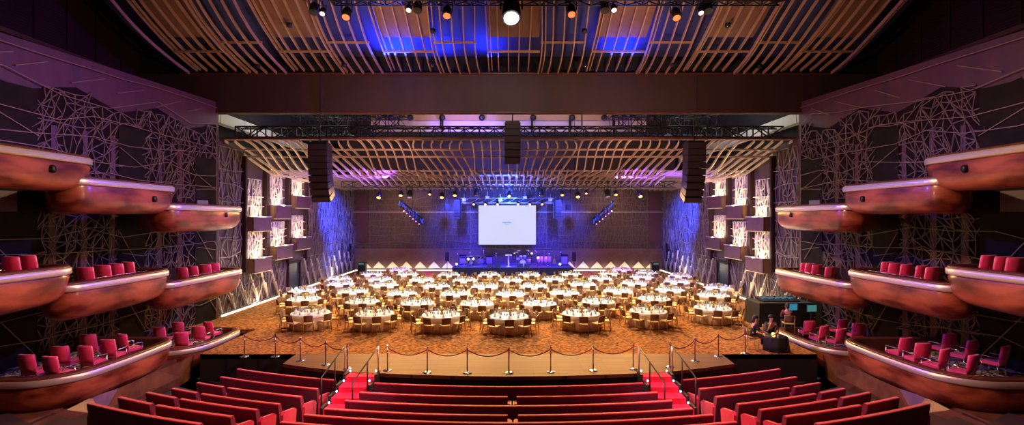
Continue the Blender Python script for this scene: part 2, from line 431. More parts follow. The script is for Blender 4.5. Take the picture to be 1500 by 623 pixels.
# ------------------------------------------------------------------ lattices
def lattice(m, P, u0, u1, v0, v1, du, dv, w, seed, depth=.07, holes=(), diag=.8, jit=.38, mi=0, top=None):
    r = random.Random(seed); nu = max(1, round((u1 - u0) / du)); nv = max(1, round((v1 - v0) / dv))
    G = {}
    for i in range(nu + 1):
        for j in range(nv + 1):
            u = u0 + (u1 - u0) * i / nu; v = v0 + (v1 - v0) * j / nv
            if 0 < i < nu: u += (r.random() - .5) * 2 * jit * du
            if 0 < j < nv: v += (r.random() - .5) * 2 * jit * dv
            G[i, j] = (u, v)
    def ok(a, c):
        mu, mv = (a[0] + c[0]) / 2, (a[1] + c[1]) / 2
        if top and max(a[1], c[1]) > top(mu): return False
        return not any(h[0] < mu < h[1] and h[2] < mv < h[3] for h in holes)
    def put(a, c, k=1.):
        if ok(a, c): m.bar(P(*a, depth * .5 + r.random() * .03), P(*c, depth * .5 + r.random() * .03), w * k, depth * .6, mi, up=nrm)
    nrm = P(0, 0, 1) - P(0, 0, 0)
    for i in range(nu + 1):
        for j in range(nv + 1):
            if i < nu and r.random() < .75: put(G[i, j], G[i + 1, j])
            if j < nv and r.random() < .9: put(G[i, j], G[i, j + 1])
            if i < nu and j < nv and r.random() < diag:
                if r.random() < .5: put(G[i, j], G[i + 1, j + 1])
                else: put(G[i + 1, j], G[i, j + 1])
            if i < nu and j < nv - 1 and r.random() < diag * .45: put(G[i, j], G[i + 1, j + 2], .8)

def sheet(m, P, u0, u1, v0, v1, d, mi=0, thick=.2):
    A = [P(u0, v0, d), P(u1, v0, d), P(u1, v1, d), P(u0, v1, d)]; B = [P(u0, v0, d - thick), P(u1, v0, d - thick), P(u1, v1, d - thick), P(u0, v1, d - thick)]
    m.add(A + B, [(0, 1, 2, 3), (7, 6, 5, 4), (0, 4, 5, 1), (1, 5, 6, 2), (2, 6, 7, 3), (3, 7, 4, 0)], mi)

# auditorium side walls: slanted in plan, u is the world Y along the wall, v is height
trimn = [1]
def trim():
    trimn[0] += 1; return f'trim_{trimn[0]}'
for s, sd in ((-1, 'left'), (1, 'right')):
    def PW(u, v, d=0., s=s): return Vector((s * (19.66 - .144 * u - d), u, v))
    m = MB(); sheet(m, PW, 7.5, 25.4, -1.3, 11.87, 0, 0, .3)
    m.build(f'wall_auditorium_{sd}', M['wall_wood'], kind='structure')
    pill = [(23.9, 25.3, 8.7), (19.9, 21.1, 9.45), (15.4, 16.9, 10.2), (11, 12.4, 10.6)]
    # lattice between the door recesses, three storeys
    m = MB(); holes = [(a, c, -2, t) for a, c, t in pill]
    def topf(u): return 10.15 + .45 * abs(((u * .55) % 2) - 1) * 1.4
    lattice(m, PW, 8.5, 25.35, -.2, 10.9, .36, .44, .042, 11 + s, holes=holes + [(0, 30, 5.75, 6.3), (0, 30, 2.5, 3.05)], top=topf, jit=.30, diag=.95)
    m.build(f'trim_{3 + (s > 0)}', M['lattice'], kind='structure')
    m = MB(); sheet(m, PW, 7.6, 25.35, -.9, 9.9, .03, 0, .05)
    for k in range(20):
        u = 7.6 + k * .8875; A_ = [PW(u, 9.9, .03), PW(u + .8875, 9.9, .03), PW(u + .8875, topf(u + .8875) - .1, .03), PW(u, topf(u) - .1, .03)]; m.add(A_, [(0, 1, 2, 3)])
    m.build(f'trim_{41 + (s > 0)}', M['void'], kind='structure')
    m = MB()
    for k in range(16):
        u = 8.3 + k * 1.12
        if not any(a - .3 < u < c + .2 for a, c, t in pill): sheet(m, PW, u, u + .26, -.5, 5.7, .06, 0, .05); sheet(m, PW, u + .1, u + .28, 6.3, 9.0, .06, 0, .05)
    m.build(f'trim_{45 + (s > 0)}', M['wall_wood'], kind='structure')
    m = MB()
    for (a, c, t) in pill: sheet(m, PW, a + .1, (a + c) / 2 + .1, 5.72, 6.45, .12, 0, .1)
    m.build(f'trim_{43 + (s > 0)}', M['recess_panel'], kind='structure')
    m = MB()
    for (a, c, t) in pill:
        sheet(m, PW, a, c, -.3, t, .08, 0, .1)
    m.build(f'trim_{5 + (s > 0)}', M['olive'], kind='structure')
    m = MB()
    sheet(m, PW, 8, 25.3, 5.75, 6.3, .07, 0, .1); sheet(m, PW, 8, 25.3, 2.5, 3.05, .07, 0, .1)
    m.build(f'trim_{7 + (s > 0)}', M['dark_brown'], kind='structure')
    # brass lines, wavering horizontals and a few long strokes
    m = MB(); r = random.Random(5 + s)
    for v0, amp in ((11.55, .05), (10.55, .55), (9.55, .35), (8.75, .3), (7.95, .25), (7.2, .2), (4.9, .25), (4.1, .2), (2.0, .2), (1.2, .25)):
        pu = 8.; pv = v0
        while pu < 25.2:
            nu_ = min(25.3, pu + 1.2 + r.random() * 1.2); nv_ = v0 + (r.random() - .5) * 2 * amp
            m.bar(PW(pu, pv, .13), PW(nu_, nv_, .13), .028, .03, 0); pu, pv = nu_, nv_
    for (a, c, t) in pill:
        m.bar(PW(a + .1, 4, .12), PW(c - .1, 2.2 + 1.6, .12), .03, .03)
        m.bar(PW(a, t - .9, .12), PW(c, t - 1.7, .12), .03, .03)
        m.bar(PW(a, 4.9, .12), PW(c - .3, 3.3, .12), .03, .03)
        m.bar(PW(a + .2, 2.2, .12), PW(c, .4, .12), .03, .03)
        m.bar(PW(a, 7.0, .12), PW(c, 7.1, .12), .03, .03)
    for q in range(9):
        u = 9 + q * 1.8; m.bar(PW(u, 10.6 + r.random() * .3, .12), PW(u + .9 + r.random(), 11.3, .12), .025, .03)
    m.build(f'trim_{9 + (s > 0)}', M['brass'], kind='structure')
    # dark recessed upper wall
    m = MB(); m.box((s * 20.6, 16, 15), (.3, 19.5, 10))
    for q in range(12):
        m.box((s * 20.42, 8 + q * 1.5, 15), (.1, .12, 10))
    for q in range(60): m.box((s * 20.44, 16, 12 + q * .12), (.04, 18.5, .05))
    m.build(f'wall_upper_{sd}', M['dark_brown'], kind='structure')
    m = MB(); m.box((s * 18.9, 16.4, 11.95), (3.4, 18.2, .16)); m.build(f'trim_{11 + (s > 0)}', M['dark_brown'], kind='structure')
    # portal return
    m = MB(); m.box((s * 17.5, 25.5, 5.2), (3.0, .22, 13.3)); m.build(f'wall_portal_{sd}', M['wall_wood'], kind='structure')
    # faceted walnut plinth under the lowest boxes
    m = MB(); r = random.Random(3)
    def PF(u, v, d=0., s=s): return Vector((s * (13.15 - d), u, v))
    nu_ = 18; G = {}
    nu_ = 12
    for i in range(nu_ + 1):
        for j in range(3):
            G[i, j] = PF(8 + i * .93 + (r.random() - .5) * (.4 if 0 < i < nu_ else 0), [-1.25, -.75, -.12][j] + (.1 * (r.random() - .5) if j == 1 else 0), r.random() * .32)
    for i in range(nu_):
        for j in range(2):
            a, c, d_, e = G[i, j], G[i + 1, j], G[i + 1, j + 1], G[i, j + 1]
            if r.random() < .5: m.add([a, c, d_, e], [(0, 1, 2), (0, 2, 3)])
            else: m.add([a, c, d_, e], [(0, 1, 3), (1, 2, 3)])
    m.box((s * 15.2, 13.6, -.75), (3.5, 11.1, 1.1))
    m.build(f'baseboard_{sd}', M['facet'], kind='structure')

# ------------------------------------------------------------------ header, upper ceiling
m = MB(); m.box((0, 25.55, 12.33), (42, .35, 2.16))
for x in (-10.2, 10.2): m.box((x, 25.33, 12.33), (.10, .08, 2.16))
m.build('wall_header', M['header'], kind='structure')
m = MB(); m.box((0, 25.34, 13.40), (36, .10, .08)); m.box((0, 25.36, 11.29), (33, .06, .06)); m.build('trim_13', M['hull_cap'], kind='structure')
m = MB(); m.box((0, 15, 20), (44, 22, .3)); m.box((0, 25.9, 17), (42, .2, 8)); m.build('ceiling', M['fly_black'], kind='structure')
def zc(d): return 13.42 + .22 * d + .045 * d * d
YH = 25.3
def ramp(x): return 1.0 - .0
for gi in range(-7, 8):
    pass
slats = MB(); batt = MB(); panels = MB(); backing = MB()
SP = .53
N_S = 33
for i in range(-N_S, N_S + 1):
    g = (i + 2 + 50) // 5; odd = g % 2
    x0 = i * SP; sgn = 1 if i > 0 else -1
    off = .0 if odd else .14
    P = []
    for t in range(15):
        d = t * .55
        bulge = .9 * (abs(x0) / 17) ** 2 * min(1, d / 6)
        P.append(Vector((x0 + sgn * bulge * .35 + .18 * math.sin(d * .9 + i * .05) * sgn * (.5 if odd else .0), YH - d, zc(d) + off - .6 * 0)))
    for a, c in zip(P[:-1], P[1:]): slats.bar(a, c, .055, .15, 0)
    if (i + 2 + 50) % 5 == 0:
        for a, c in zip(P[:-1], P[1:]): slats.bar(a + Vector((.17, 0, .05)), c + Vector((.17 + .0, 0, .05)), .045, .14, 0)
for g in range(-7, 8):
    i0 = g * 5 - 2; odd = (g + 50) % 2
    xa, xb = i0 * SP, (i0 + 5) * SP
    if abs((xa + xb) / 2) > 17.6: continue
    d = 2.35 if odd else 1.75
    batt.bar((xa, YH - d, zc(d) + .02), (xb - (.0 if not odd else SP), YH - d, zc(d) + .02), .07, .10)
    if odd == 0:
        for t in range(8):
            da, db = 2.3 + t * .7, 2.3 + (t + 1) * .7
            panels.add([(xa + .08, YH - da, zc(da) + .32), (xb - .08, YH - da, zc(da) + .32), (xb - .08, YH - db, zc(db) + .32), (xa + .08, YH - db, zc(db) + .32)], [(0, 1, 2, 3)])
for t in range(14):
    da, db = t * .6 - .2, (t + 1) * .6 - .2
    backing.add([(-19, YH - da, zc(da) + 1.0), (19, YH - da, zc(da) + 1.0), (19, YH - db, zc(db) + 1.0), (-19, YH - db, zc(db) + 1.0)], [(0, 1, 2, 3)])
slats.build('ceiling_slats', M['slat'], kind='structure'); batt.build('trim_14', M['slat'], kind='structure')
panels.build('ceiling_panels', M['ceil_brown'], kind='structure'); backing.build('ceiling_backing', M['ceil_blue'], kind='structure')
# recessed downlights
dl = [(-13.2, .9, 5), (-10.3, 3.5, 4), (-8.6, 1.0, 3), (-4.0, 1.0, 2), (-3.6, 3.2, 1)]
k = 0
for (x, d, q) in dl:
    for s, sd in ((-1, 'left'), (1, 'right')):
        m = MB(); m.lathe([(.13, 0), (.13, .16), (.09, .18)], n=14); 
        o = m.build('ceiling_downlight', M['black_metal'], None, f'small round downlight in the slatted ceiling, {ordn[q - 1]} on the {sd} from the middle', 'downlight', 'ceiling downlights', loc=(s * abs(x), YH - d, zc(d) - .24))
        m2 = MB(); m2.lathe([(.05, -.012), (.05, .0)], n=12); m2.build('lens', M['chrome'], o)

# ------------------------------------------------------------------ trusses, lamps
def truss(m, p, q, w, h, seg, r=.028):
    p = Vector(p); q = Vector(q); d = q - p; up = Vector((0, 0, 1)); a = d.normalized().cross(up)
    C = [a * i * w / 2 + up * j * h / 2 for i, j in ((-1, -1), (1, -1), (1, 1), (-1, 1))]
    for c in C: m.tube([p + c, q + c], r, 5, smooth=False)
    for k in range(seg):
        A = p + d * k / seg; B = p + d * (k + 1) / seg
        for e in range(4):
            f = (e + 1) % 4
            if k % 2: m.bar(A + C[e], B + C[f], r * 1.3)
            else: m.bar(B + C[e], A + C[f], r * 1.3)
        for e in range(4): m.bar(A + C[e], A + C[(e + 1) % 4], r * 1.3)
def hang(m, x, y, z0, z1, r=.02): m.tube([(x, y, z0), (x, y, z1)], r, 5)

t1 = empty('lighting_truss', (0, 20, 14.95), 'long black lighting truss along the top edge of the picture', 'truss')
m = MB(); truss(m, (-7.6, 0, .05), (11.8, 0, .05), .5, .42, 26, .035); m.build('frame', M['black_metal'], t1)
m = MB()
for x in (-7, -2.5, 3, 8, 11.5): hang(m, x, 0, 0, 4.8)
m.build('hanger', M['black_metal'], t1)

def spot_proto(glow, r=.16, l=.42, tilt=.5, name='stage_spotlight'):
    root = empty(name, (0, 0, -50), 'x', 'stage lamp')
    R = Matrix.Rotation(tilt, 3, 'X')
    m = MB(); prof = [(r * .55, l * .55), (r * .9, l * .3), (r, 0), (r * 1.05, -l * .5)]
    m.lathe(prof, n=12); m.v = [tuple(R @ Vector(v)) for v in m.v]; m.build('housing', M['black_metal'], root)
    m = MB(); m.lathe([(r * .78, -l * .5 - .012), (r * .78, -l * .5)], n=12); m.v = [tuple(R @ Vector(v)) for v in m.v]; m.build('lens', glow, root)
    m = MB()
    for s in (-1, 1): m.bar((s * r * 1.15, 0, 0), (s * r * 1.15, 0, l * .75), .03)
    m.bar((-r * 1.15, 0, l * .75), (r * 1.15, 0, l * .75), .03); m.bar((0, 0, l * .75), (0, 0, l * 1.25), .04)
    m.build('yoke', M['black_metal'], root)
    return root
protos = {}
def lamp(kind, loc, label, group, scale=1., tilt=.5):
    key = (kind, tilt)
    if key not in protos:
        protos[key] = spot_proto(E[kind] if kind in E else M[kind], tilt=tilt); o = protos[key]; o.location = loc; o['label'] = label; o['group'] = group
    else: o = copy_tree(protos[key], loc, 0, label, group)
    o.scale = (scale,) * 3; return o
def up(x, y, Y): return Vector(((x - CX) * Y / FX, Y, 5.5 - (y - HY) * Y / FX))
lamp('star', up(749, 14, 20), 'dazzling white lamp above the middle, brightest of all', 'lamps on the top truss', 2.5, -.45)  # oversized, the lamp's glow is put into its size
for x, y, k, lab in ((508, 26, 'red', 'red glowing lamp farthest left on the top truss'), (655, 24, 'red', 'red glowing lamp left of the dazzling lamp'),
                     (837, 22, 'red', 'red glowing lamp right of the dazzling lamp'), (990, 27, 'red', 'red glowing lamp farthest right on the top truss')):
    lamp(k, up(x, y - 7, 20), lab, 'lamps on the top truss', 1.25, -.45)
for x, y, lab in ((473, 22, 'small white lamp just left of the leftmost red lamp'), (599, 17, 'small white lamp between the two red lamps on the left'),
                  (899, 17, 'small white lamp between the two red lamps on the right'), (1026, 21, 'small white lamp just right of the rightmost red lamp')):
    lamp('white', up(x, y - 6, 20), lab, 'lamps on the top truss', .8, -.45)
for x, y, lab in ((460, 12, 'unlit black lamp at the left end of the top truss'), (886, 9, 'unlit black lamp close to the right white lamp'), (612, 9, 'unlit black lamp close to the left white lamp'), (1036, 10, 'unlit black lamp at the right end of the lit lamps')):
    lamp('black', up(x, y, 20.3), lab, 'lamps on the top truss', 1.2, -.3)

# ------------------------------------------------------------------ hall shell
for s, sd in ((-1, 'left'), (1, 'right')):
    def PH(u, v, d=0., s=s): return Vector((s * (16.35 - d), u, v))
    m = MB(); sheet(m, PH, 25.7, 49, 0, 9.95, 0, 0, .3); m.build(f'wall_hall_{sd}', M['hall_wood'], kind='structure')
    boxes = [(28.6, 30.7, 5.6), (31.3, 33.5, 6.4), (34.4, 36.7, 7.2), (28.7, 30.8, 3.0), (31.5, 33.8, 3.6), (34.5, 36.9, 4.05)]
    m = MB(); doorh = (34.2, 36.2, -1, 2.15)
    lattice(m, PH, 25.7, 48.9, 2.4, 9.6, .42, .95, .04, 21 + s, holes=[(28.4, 36.9, 2.2, 9.6)], diag=.9, jit=.45)
    # long wavering horizontals
    r = random.Random(9)
    for v0 in (3.3, 4.4, 5.5, 6.5, 7.5, 8.3):
        pu, pv = 25.7, v0
        while pu < 48.8:
            a = min(48.9, pu + .9 + r.random() * .9); c = v0 + (r.random() - .5) * .5
            if not 28.0 < (pu + a) / 2 < 37.2: m.bar(PH(pu, pv, .14), PH(a, c, .14), .05, .04)
            pu, pv = a, c
    # fan of leaning blades in the lowest band, uplight put into their pale colour
    mb = MB()
    u = 26.3
    while u < 48.6:
        if not 33.6 < u < 36.6:
            h = 1.9 + r.random() * .5
            for (du, dh, w, tgt) in ((-1.3, h, .10, mb), (-.55, h * .48, .08, mb), (.35, h * .75, .045, m), (-.1, h * .9, .035, m), (-1.0, h * .5, .035, m)):
                tgt.bar(PH(u, .12, .10), PH(u + du, .12 + dh, .26), w * 1.05, .06)
        u += 1.18 + r.random() * .2
    mb.build(f'trim_{47 + (s > 0)}', M['lit_lattice'], kind='structure')
    lattice(m, PH, 25.7, 48.9, .1, 2.4, .5, .8, .03, 31 + s, holes=[doorh, (34.0, 36.4, 0, 2.4)], diag=.5)
    m.build(f'trim_{15 + (s > 0)}', M['lattice_hall'], kind='structure')
    m = MB(); m.box((s * 17.7, 37.3, 13.6), (.2, 23.6, 7.3)); m.build(f'wall_fly_{sd}', M['fly_black'], kind='structure')
    # niches over each opera box, niche light put into the lattice colour
    m = MB()
    for q, (a, c, zt) in enumerate(boxes):
        zt2 = zt + (1.65 if q > 2 else 2.4)
        lattice(m, PH, a + .05, c - .15, zt - .1, min(zt2, 9.0), .26, .62, .045, 50 + q, depth=.08, diag=.9, jit=.45)
        for vv in (.55, 1.15): 
            uu = a
            hh = [zt + vv + (r.random() - .5) * .3 for _ in range(4)]
            for k in range(3): m.bar(PH(a + (c - a) * k / 3, hh[k], .16), PH(a + (c - a) * (k + 1) / 3, hh[k + 1], .16), .05, .04)
    m.build(f'trim_{17 + (s > 0)}', M['lit_lattice'], kind='structure')
    m = MB()   # dark reveals between the niche columns
    for (a, c) in ((28.35, 28.55), (30.85, 31.2), (33.95, 34.3), (36.95, 37.2)): m.add(*(lambda: ([PH(a, 2.2, .3), PH(c, 2.2, .3), PH(c, 9.3, .3), PH(a, 9.3, .3), PH(a, 2.2, 0), PH(c, 2.2, 0), PH(c, 9.3, 0), PH(a, 9.3, 0)], [(0, 1, 2, 3), (0, 4, 7, 3), (1, 2, 6, 5), (0, 1, 5, 4), (3, 7, 6, 2)]))())
    m.build(f'trim_{19 + (s > 0)}', M['dark_brown'], kind='structure')
    tiers = ['upper', 'upper', 'upper', 'lower', 'lower', 'lower']; places = ['nearest the portal', 'in the middle', 'nearest the stage'] * 2
    for q, (a, c, zt) in enumerate(boxes):
        lab = f'small opera box on the {sd} hall wall, {tiers[q]} tier, {places[q]}'
        rt = empty('opera_box', PH((a + c) / 2, zt - .92, 0), lab, 'opera box', 'small opera boxes')
        L = c - a
        m = MB(); m.box((-s * .60, 0, .46), (.10, L, .9)); m.build('front_panel', M['box_front'], rt)
        for e in (-1, 1):
            m = MB(); m.box((-s * .29, e * (L / 2 - .05), .46), (.55, .10, .9)); m.build('side_panel', M['box_side'], rt)
        m = MB(); m.box((-s * .30, 0, .03), (.6, L - .02, .06)); m.build('base', M['box_front'], rt)
        m = MB(); m.box((-s * .60, 0, .91), (.18, L + .06, .05)); m.build('top_rail', M['strip'], rt)
        m = MB(); m.box((-s * .58, 0, -.02), (.14, L, .03)); m.build('light_trim', E['led_box'], rt)
        nl = light('AREA', 'niche_light', PH((a + c) / 2, zt - .12, .42), 190, (1, .80, .46), None, .16, sy=L - .4); nl.rotation_euler = Vector((s * .35, 0, 1)).to_track_quat('-Z', 'X').to_euler(); nl.data.size, nl.data.size_y = L - .4, .16; nl.rotation_euler = Matrix(((0, s * .94, -s * .33), (1, 0, 0), (0, -.33, -.94))).to_euler() if False else nl.rotation_euler
    # light cove along the foot of the wall
    m = MB()
    for (a, c) in ((25.8, 34.1), (36.3, 48.6)): sheet(m, PH, a, c, .0, .12, .42, 0, .05)
    m.build(f'baseboard_hall_{sd}', E['led'], kind='structure')
    for (a, c) in ((25.8, 34.1), (36.3, 48.6)):
        light('AREA', 'cove_light', PH((a + c) / 2, .16, .50), 330 * (c - a) / 10, (1, .84, .58), PH((a + c) / 2, 1.9, .0), .12, sy=c - a).rotation_euler = (0, 0, 0)
    for o in [o for o in COL.objects if o.name.startswith('cove_light')][-2:]:
        o.rotation_euler = Vector((s * .35, 0, 1)).to_track_quat('-Z', 'Y').to_euler()
    m = MB(); sheet(m, PH, 34.3, 36.1, 0, 2.1, .04, 0, .06); dr = m.build(f'door_{1 + (s > 0)}', M['door'], kind='structure')
    m = MB()
    for a, c, z0, z1 in ((34.15, 34.3, 0, 2.25), (36.1, 36.25, 0, 2.25), (34.15, 36.25, 2.1, 2.25)): sheet(m, PH, a, c, z0, z1, .16, 0, .16)
    m.build('door_frame', M['dark_brown'], dr); dr['kind'] = 'structure'
    m = MB(); m.box(PH(35.9, 1.05, .08), (.06, .03, .3)); m.build('door_handle', M['chrome'], dr)
    # dark towers toward the back corner
    for (px, w, h, yy, nm) in ((497.5, .42, 2.6, 45.2, 'reddish brown post standing nearer along'), (509, .62, 2.9, 47.6, 'tall black column standing at the stage end of')):
        X = -(745 - px) / 680 * yy
        m = MB(); m.box((0, 0, h / 2), (w, w, h)); m.box((0, 0, .05), (w + .25, w + .25, .1)); m.box((0, -w / 2 - .02, h - .5), (w * .7, .04, .5))
        m.build('floor_tower', M['black_metal'] if w > .5 else M['box_front'], None, f'{nm} the {sd} hall wall', 'tower', 'towers by the hall walls', loc=(s * abs(X), yy, 0))
    rk = empty('equipment_rack', (s * 14.6, 46.3, 0), f'dark equipment rack with a pale green panel in the {sd} back corner', 'rack', 'equipment racks')
    m = MB(); m.box((0, 0, .55), (.75, .6, 1.1)); m.build('case', M['black_metal'], rk)
    m = MB(); m.box((0, -.31, .98), (.5, .02, .12)); m.build('display', E['green'], rk)

# back wall
m = MB(); m.box((0, 49.15, 8.5), (33.2, .3, 17.2)); m.build('wall_back', M['hall_wood'], kind='structure')
def PB(u, v, d=0.): return Vector((u, 49 - d, v))
m = MB(); lattice(m, PB, -14.6, 14.6, 2.3, 8.9, .30, .62, .038, 77, diag=.85, jit=.45)
lattice(m, PB, -16.2, -14.6, .6, 8.9, .38, .5, .05, 78); lattice(m, PB, 14.6, 16.2, .6, 8.9, .38, .5, .05, 79)
m.build('trim_21', M['lattice'], kind='structure')
m = MB(); r = random.Random(4)
for v0 in (3.0, 3.8, 4.6, 5.4, 6.9, 7.6):
    pu, pv = -16.2, v0
    while pu < 16.1:
        a = min(16.2, pu + .8 + r.random() * .8); c = v0 + (r.random() - .5) * .4; m.bar(PB(pu, pv, .12), PB(a, c, .12), .045, .03); pu, pv = a, c
for k in range(12): u = -14.6 + 29.2 * k / 11; m.bar(PB(u, 2.3, .12), PB(u, 8.9, .12), .05, .03)
m.build('trim_22', M['brass'], kind='structure'); m = MB(); m.box((0, 48.94, 1.15), (32.4, .1, 2.25)); m.build('trim_28', M['low_band'], kind='structure'); m = MB()
u = -16.2
while u < 16:     # zigzag rails in the low band
    for v0 in (.95, 1.3): m.bar(PB(u, v0, .12), PB(u + .75, v0 + .55, .12), .045, .03); m.bar(PB(u + .75, v0 + .55, .12), PB(u + 1.5, v0, .12), .045, .03)
    u += 1.5
m.box((0, 48.86, 2.27), (32.4, .08, .05))
m.build('trim_29', M['brass'], kind='structure')
m = MB(); m.box((0, 48.8, 6.15), (32.6, .03, .05)); m.build('trim_23', M['strip'], kind='structure')
m = MB()
for s in (-1, 1):
    for k in range(7):
        x = s * (6.4 + k * 1.45)
        for (xa, xb, h) in ((-.72, .0, .78), (.0, .72, .78)):
            A = [PB(x + xa, .18, .10), PB(x + xb, .18, .10), PB(x, .18 + h, .22)]; Bk = [v + Vector((0, .06, 0)) for v in A]
            m.add(A + Bk, [(0, 1, 2), (5, 4, 3), (0, 3, 4, 1), (1, 4, 5, 2), (2, 5, 3, 0)])
m.build('trim_24', M['cream_fin'], kind='structure')
m = MB()
for s in (-1, 1): m.box((s * 10.8, 48.5, .07), (10.2, .05, .12))
m.build('baseboard_back', E['led'], kind='structure')
for s in (-1, 1):
    light('AREA', 'back_cove', (s * 10.8, 48.45, .2), 55, (1, .84, .55), (s * 10.8, 49, 1.3), .12, sy=.12)
    o = COL.objects[-1] if False else [o for o in COL.objects if o.name.startswith('back_cove')][-1]
    o.data.size = 10; o.data.size_y = .12; o.rotation_euler = Vector((0, .45, 1)).to_track_quat('-Z', 'Y').to_euler()
m = MB()
for s in (-1, 1): m.box((s * 15.4, 48.9, 5.6), (1.2, .1, 5.2))
m.build('trim_25', M['wall_wood'], kind='structure')
m = MB(); m.box((0, 37, 17.3), (34, 24, .3)); m.build('ceiling_fly_tower', M['fly_black'], kind='structure')

# ------------------------------------------------------------------ hall canopy of curved slats
def zS(Y):
    t = min(1, max(0, (Y - 26.5) / 4.2)); t = t * t * (3 - 2 * t); return 9.92 - 1.42 * t - .012 * max(0, Y - 30.7)
cs = MB()
for i in range(-30, 31):
    x0 = i * .54; g = (i + 100) // 6; odd = g % 2
    Ys = [26.5 + k * .5 for k in range(11)] + [32.5, 34.5, 37, 40, 43, 46.5]
    P = []
    for Y in Ys:
        sh = (.8 if odd else 0) * min(1, max(0, (Y - 26.5) / 2))
        wob = (.30 if odd else -.08) * math.sin((Y - 26.5) * 1.1) * (1 if i > 0 else -1) * min(1, abs(i) / 6)
        P.append(Vector((x0 + wob, Y, zS(Y - sh * .8) + (.0 if odd else .1))))
    for a, c in zip(P[:-1], P[1:]): cs.bar(a, c, .06, .14, 0)
cs.build('ceiling_canopy', M['slat_hall'], kind='structure')
cs = MB()
for i in range(-32, 33):     # second, lower wave
    if (i + 100) // 4 % 3 == 0 or abs(i) > 20: continue
    x0 = i * .49 + .2
    P = [Vector((x0, Y, 8.45 - .35 * math.sin((Y - 28.3) / 3.4 * PI) * .8)) for Y in (28.3, 28.8, 29.4, 30, 30.6, 31.2, 31.7)]
    for a, c in zip(P[:-1], P[1:]): cs.bar(a, c, .05, .12, 0)
for i in range(-30, 31):
    if abs(i) > 22: continue
    x0 = i * .5 + .1
    P = [Vector((x0, 33 + k, 8.15 + .30 * math.cos(k * .9))) for k in range(7)]
    for a, c in zip(P[:-1], P[1:]): cs.bar(a, c, .06, .12, 0)
cs.build('ceiling_lower_wave', M['slat_hall'], kind='structure')
cs = MB()
for k, Y in enumerate((26.7, 28.0, 28.7, 31, 34, 38, 42)):
    z = zS(Y) + (.14 if Y < 30 else .18); cs.box((0, Y, z), (33.1, .08, .10))
cs.build('trim_26', M['slat_hall'], kind='structure')
cs = MB(); cs.box((0, 26.45, 10.05), (32.6, .16, .12)); cs.build('trim_27', M['hull_cap'], kind='structure')
# black catwalk truss above canopy edge
t2 = empty('lighting_truss', (0, 27.2, 10.5), 'black box truss lying along the canopy top edge', 'truss')
m = MB(); truss(m, (-15.8, 0, 0), (15.9, 0, 0), .7, .62, 36, .045); m.build('frame', M['black_metal'], t2)
m = MB()
for x in (-9, -4, 4.3, 9): m.tube([(x, 0, .3), (x, 0, 6.6)], .04, 5)
m.build('hanger', M['black_metal'], t2)
t3 = empty('lighting_truss', (0, 35.2, 8.15), 'lower black truss carrying the amber lamps across the hall', 'truss')
m = MB(); truss(m, (-12.6, 0, -.08), (12.6, 0, -.08), .4, .42, 30, .03); m.build('frame', M['black_metal'], t3)
m = MB()
for x in (-11, -5, 5, 11): m.tube([(x, 0, .1), (x, 0, 9)], .02, 5)
m.build('hanger', M['black_metal'], t3)
for q, (x, y, sc_) in enumerate(((555.5, 290, 1.15), (587.4, 287.5, 1.0), (629.7, 286.5, .75), (647.4, 290, 1.1), (666.4, 287.5, 1.0), (746, 288.5, 1.), (823.5, 287, .9), (846.3, 289, 1.1), (858.4, 285.5, .7), (902, 286.5, .9), (937.5, 288.5, 1.1))):
    lamp('warm', up(x, y - 4, 34.6), f'amber glowing lamp under the lower truss, {(ordn + ["eleventh"])[q]} from the left', 'amber lamps on the lower truss', sc_, .9 if False else -.6)
for q, (x, y) in enumerate(((600, 287), (698, 285), (792, 285), (890, 286))):
    lamp('chrome', up(x, y - 3, 34.7), f'unlit moving head lamp under the lower truss, {ordn[q]} from the left', 'unlit heads on the lower truss', 1.35, -.3)
# fly-tower contents seen between header and canopy
br = empty('lighting_bridge', (0, 38, 12.6), 'beige lighting bridge hanging high behind the header', 'bridge')
m = MB(); m.box((0, .2, .45), (22.5, .4, .9)); m.build('lower_fascia', M['beige'], br)
m = MB(); m.box((0, .1, 1.25), (22.5, .5, .7)); m.build('upper_band', M['tan'], br)
m = MB(); m.box((0, .8, -.03), (22.6, 1.6, .06)); m.build('deck', M['black_metal'], br)
m = MB()
for x in (-5.4, 1.9, 5.0, 8.6): m.box((x, -.14, .6), (.16, .1, 1.4))
m.build('hanger', M['black_metal'], br)
for q, x in enumerate((573, 601, 648, 706, 781, 838, 885, 914)):  # round black floodlights along the bridge
    m = MB(); m.lathe([(.12, -.2), (.24, -.15), (.26, .05), (.2, .2), (.05, .24)], n=14)
    m.v = [(a, c, d) if False else (a, -d, c) for a, c, d in m.v]
    m.build('bridge_floodlight', M['black_metal'], None, f'round black floodlight on the beige bridge, {ordn[q]} from the left', 'floodlight', 'floodlights on the bridge', loc=((x - CX) * 37.5 / FX, 37.45, 13.62))
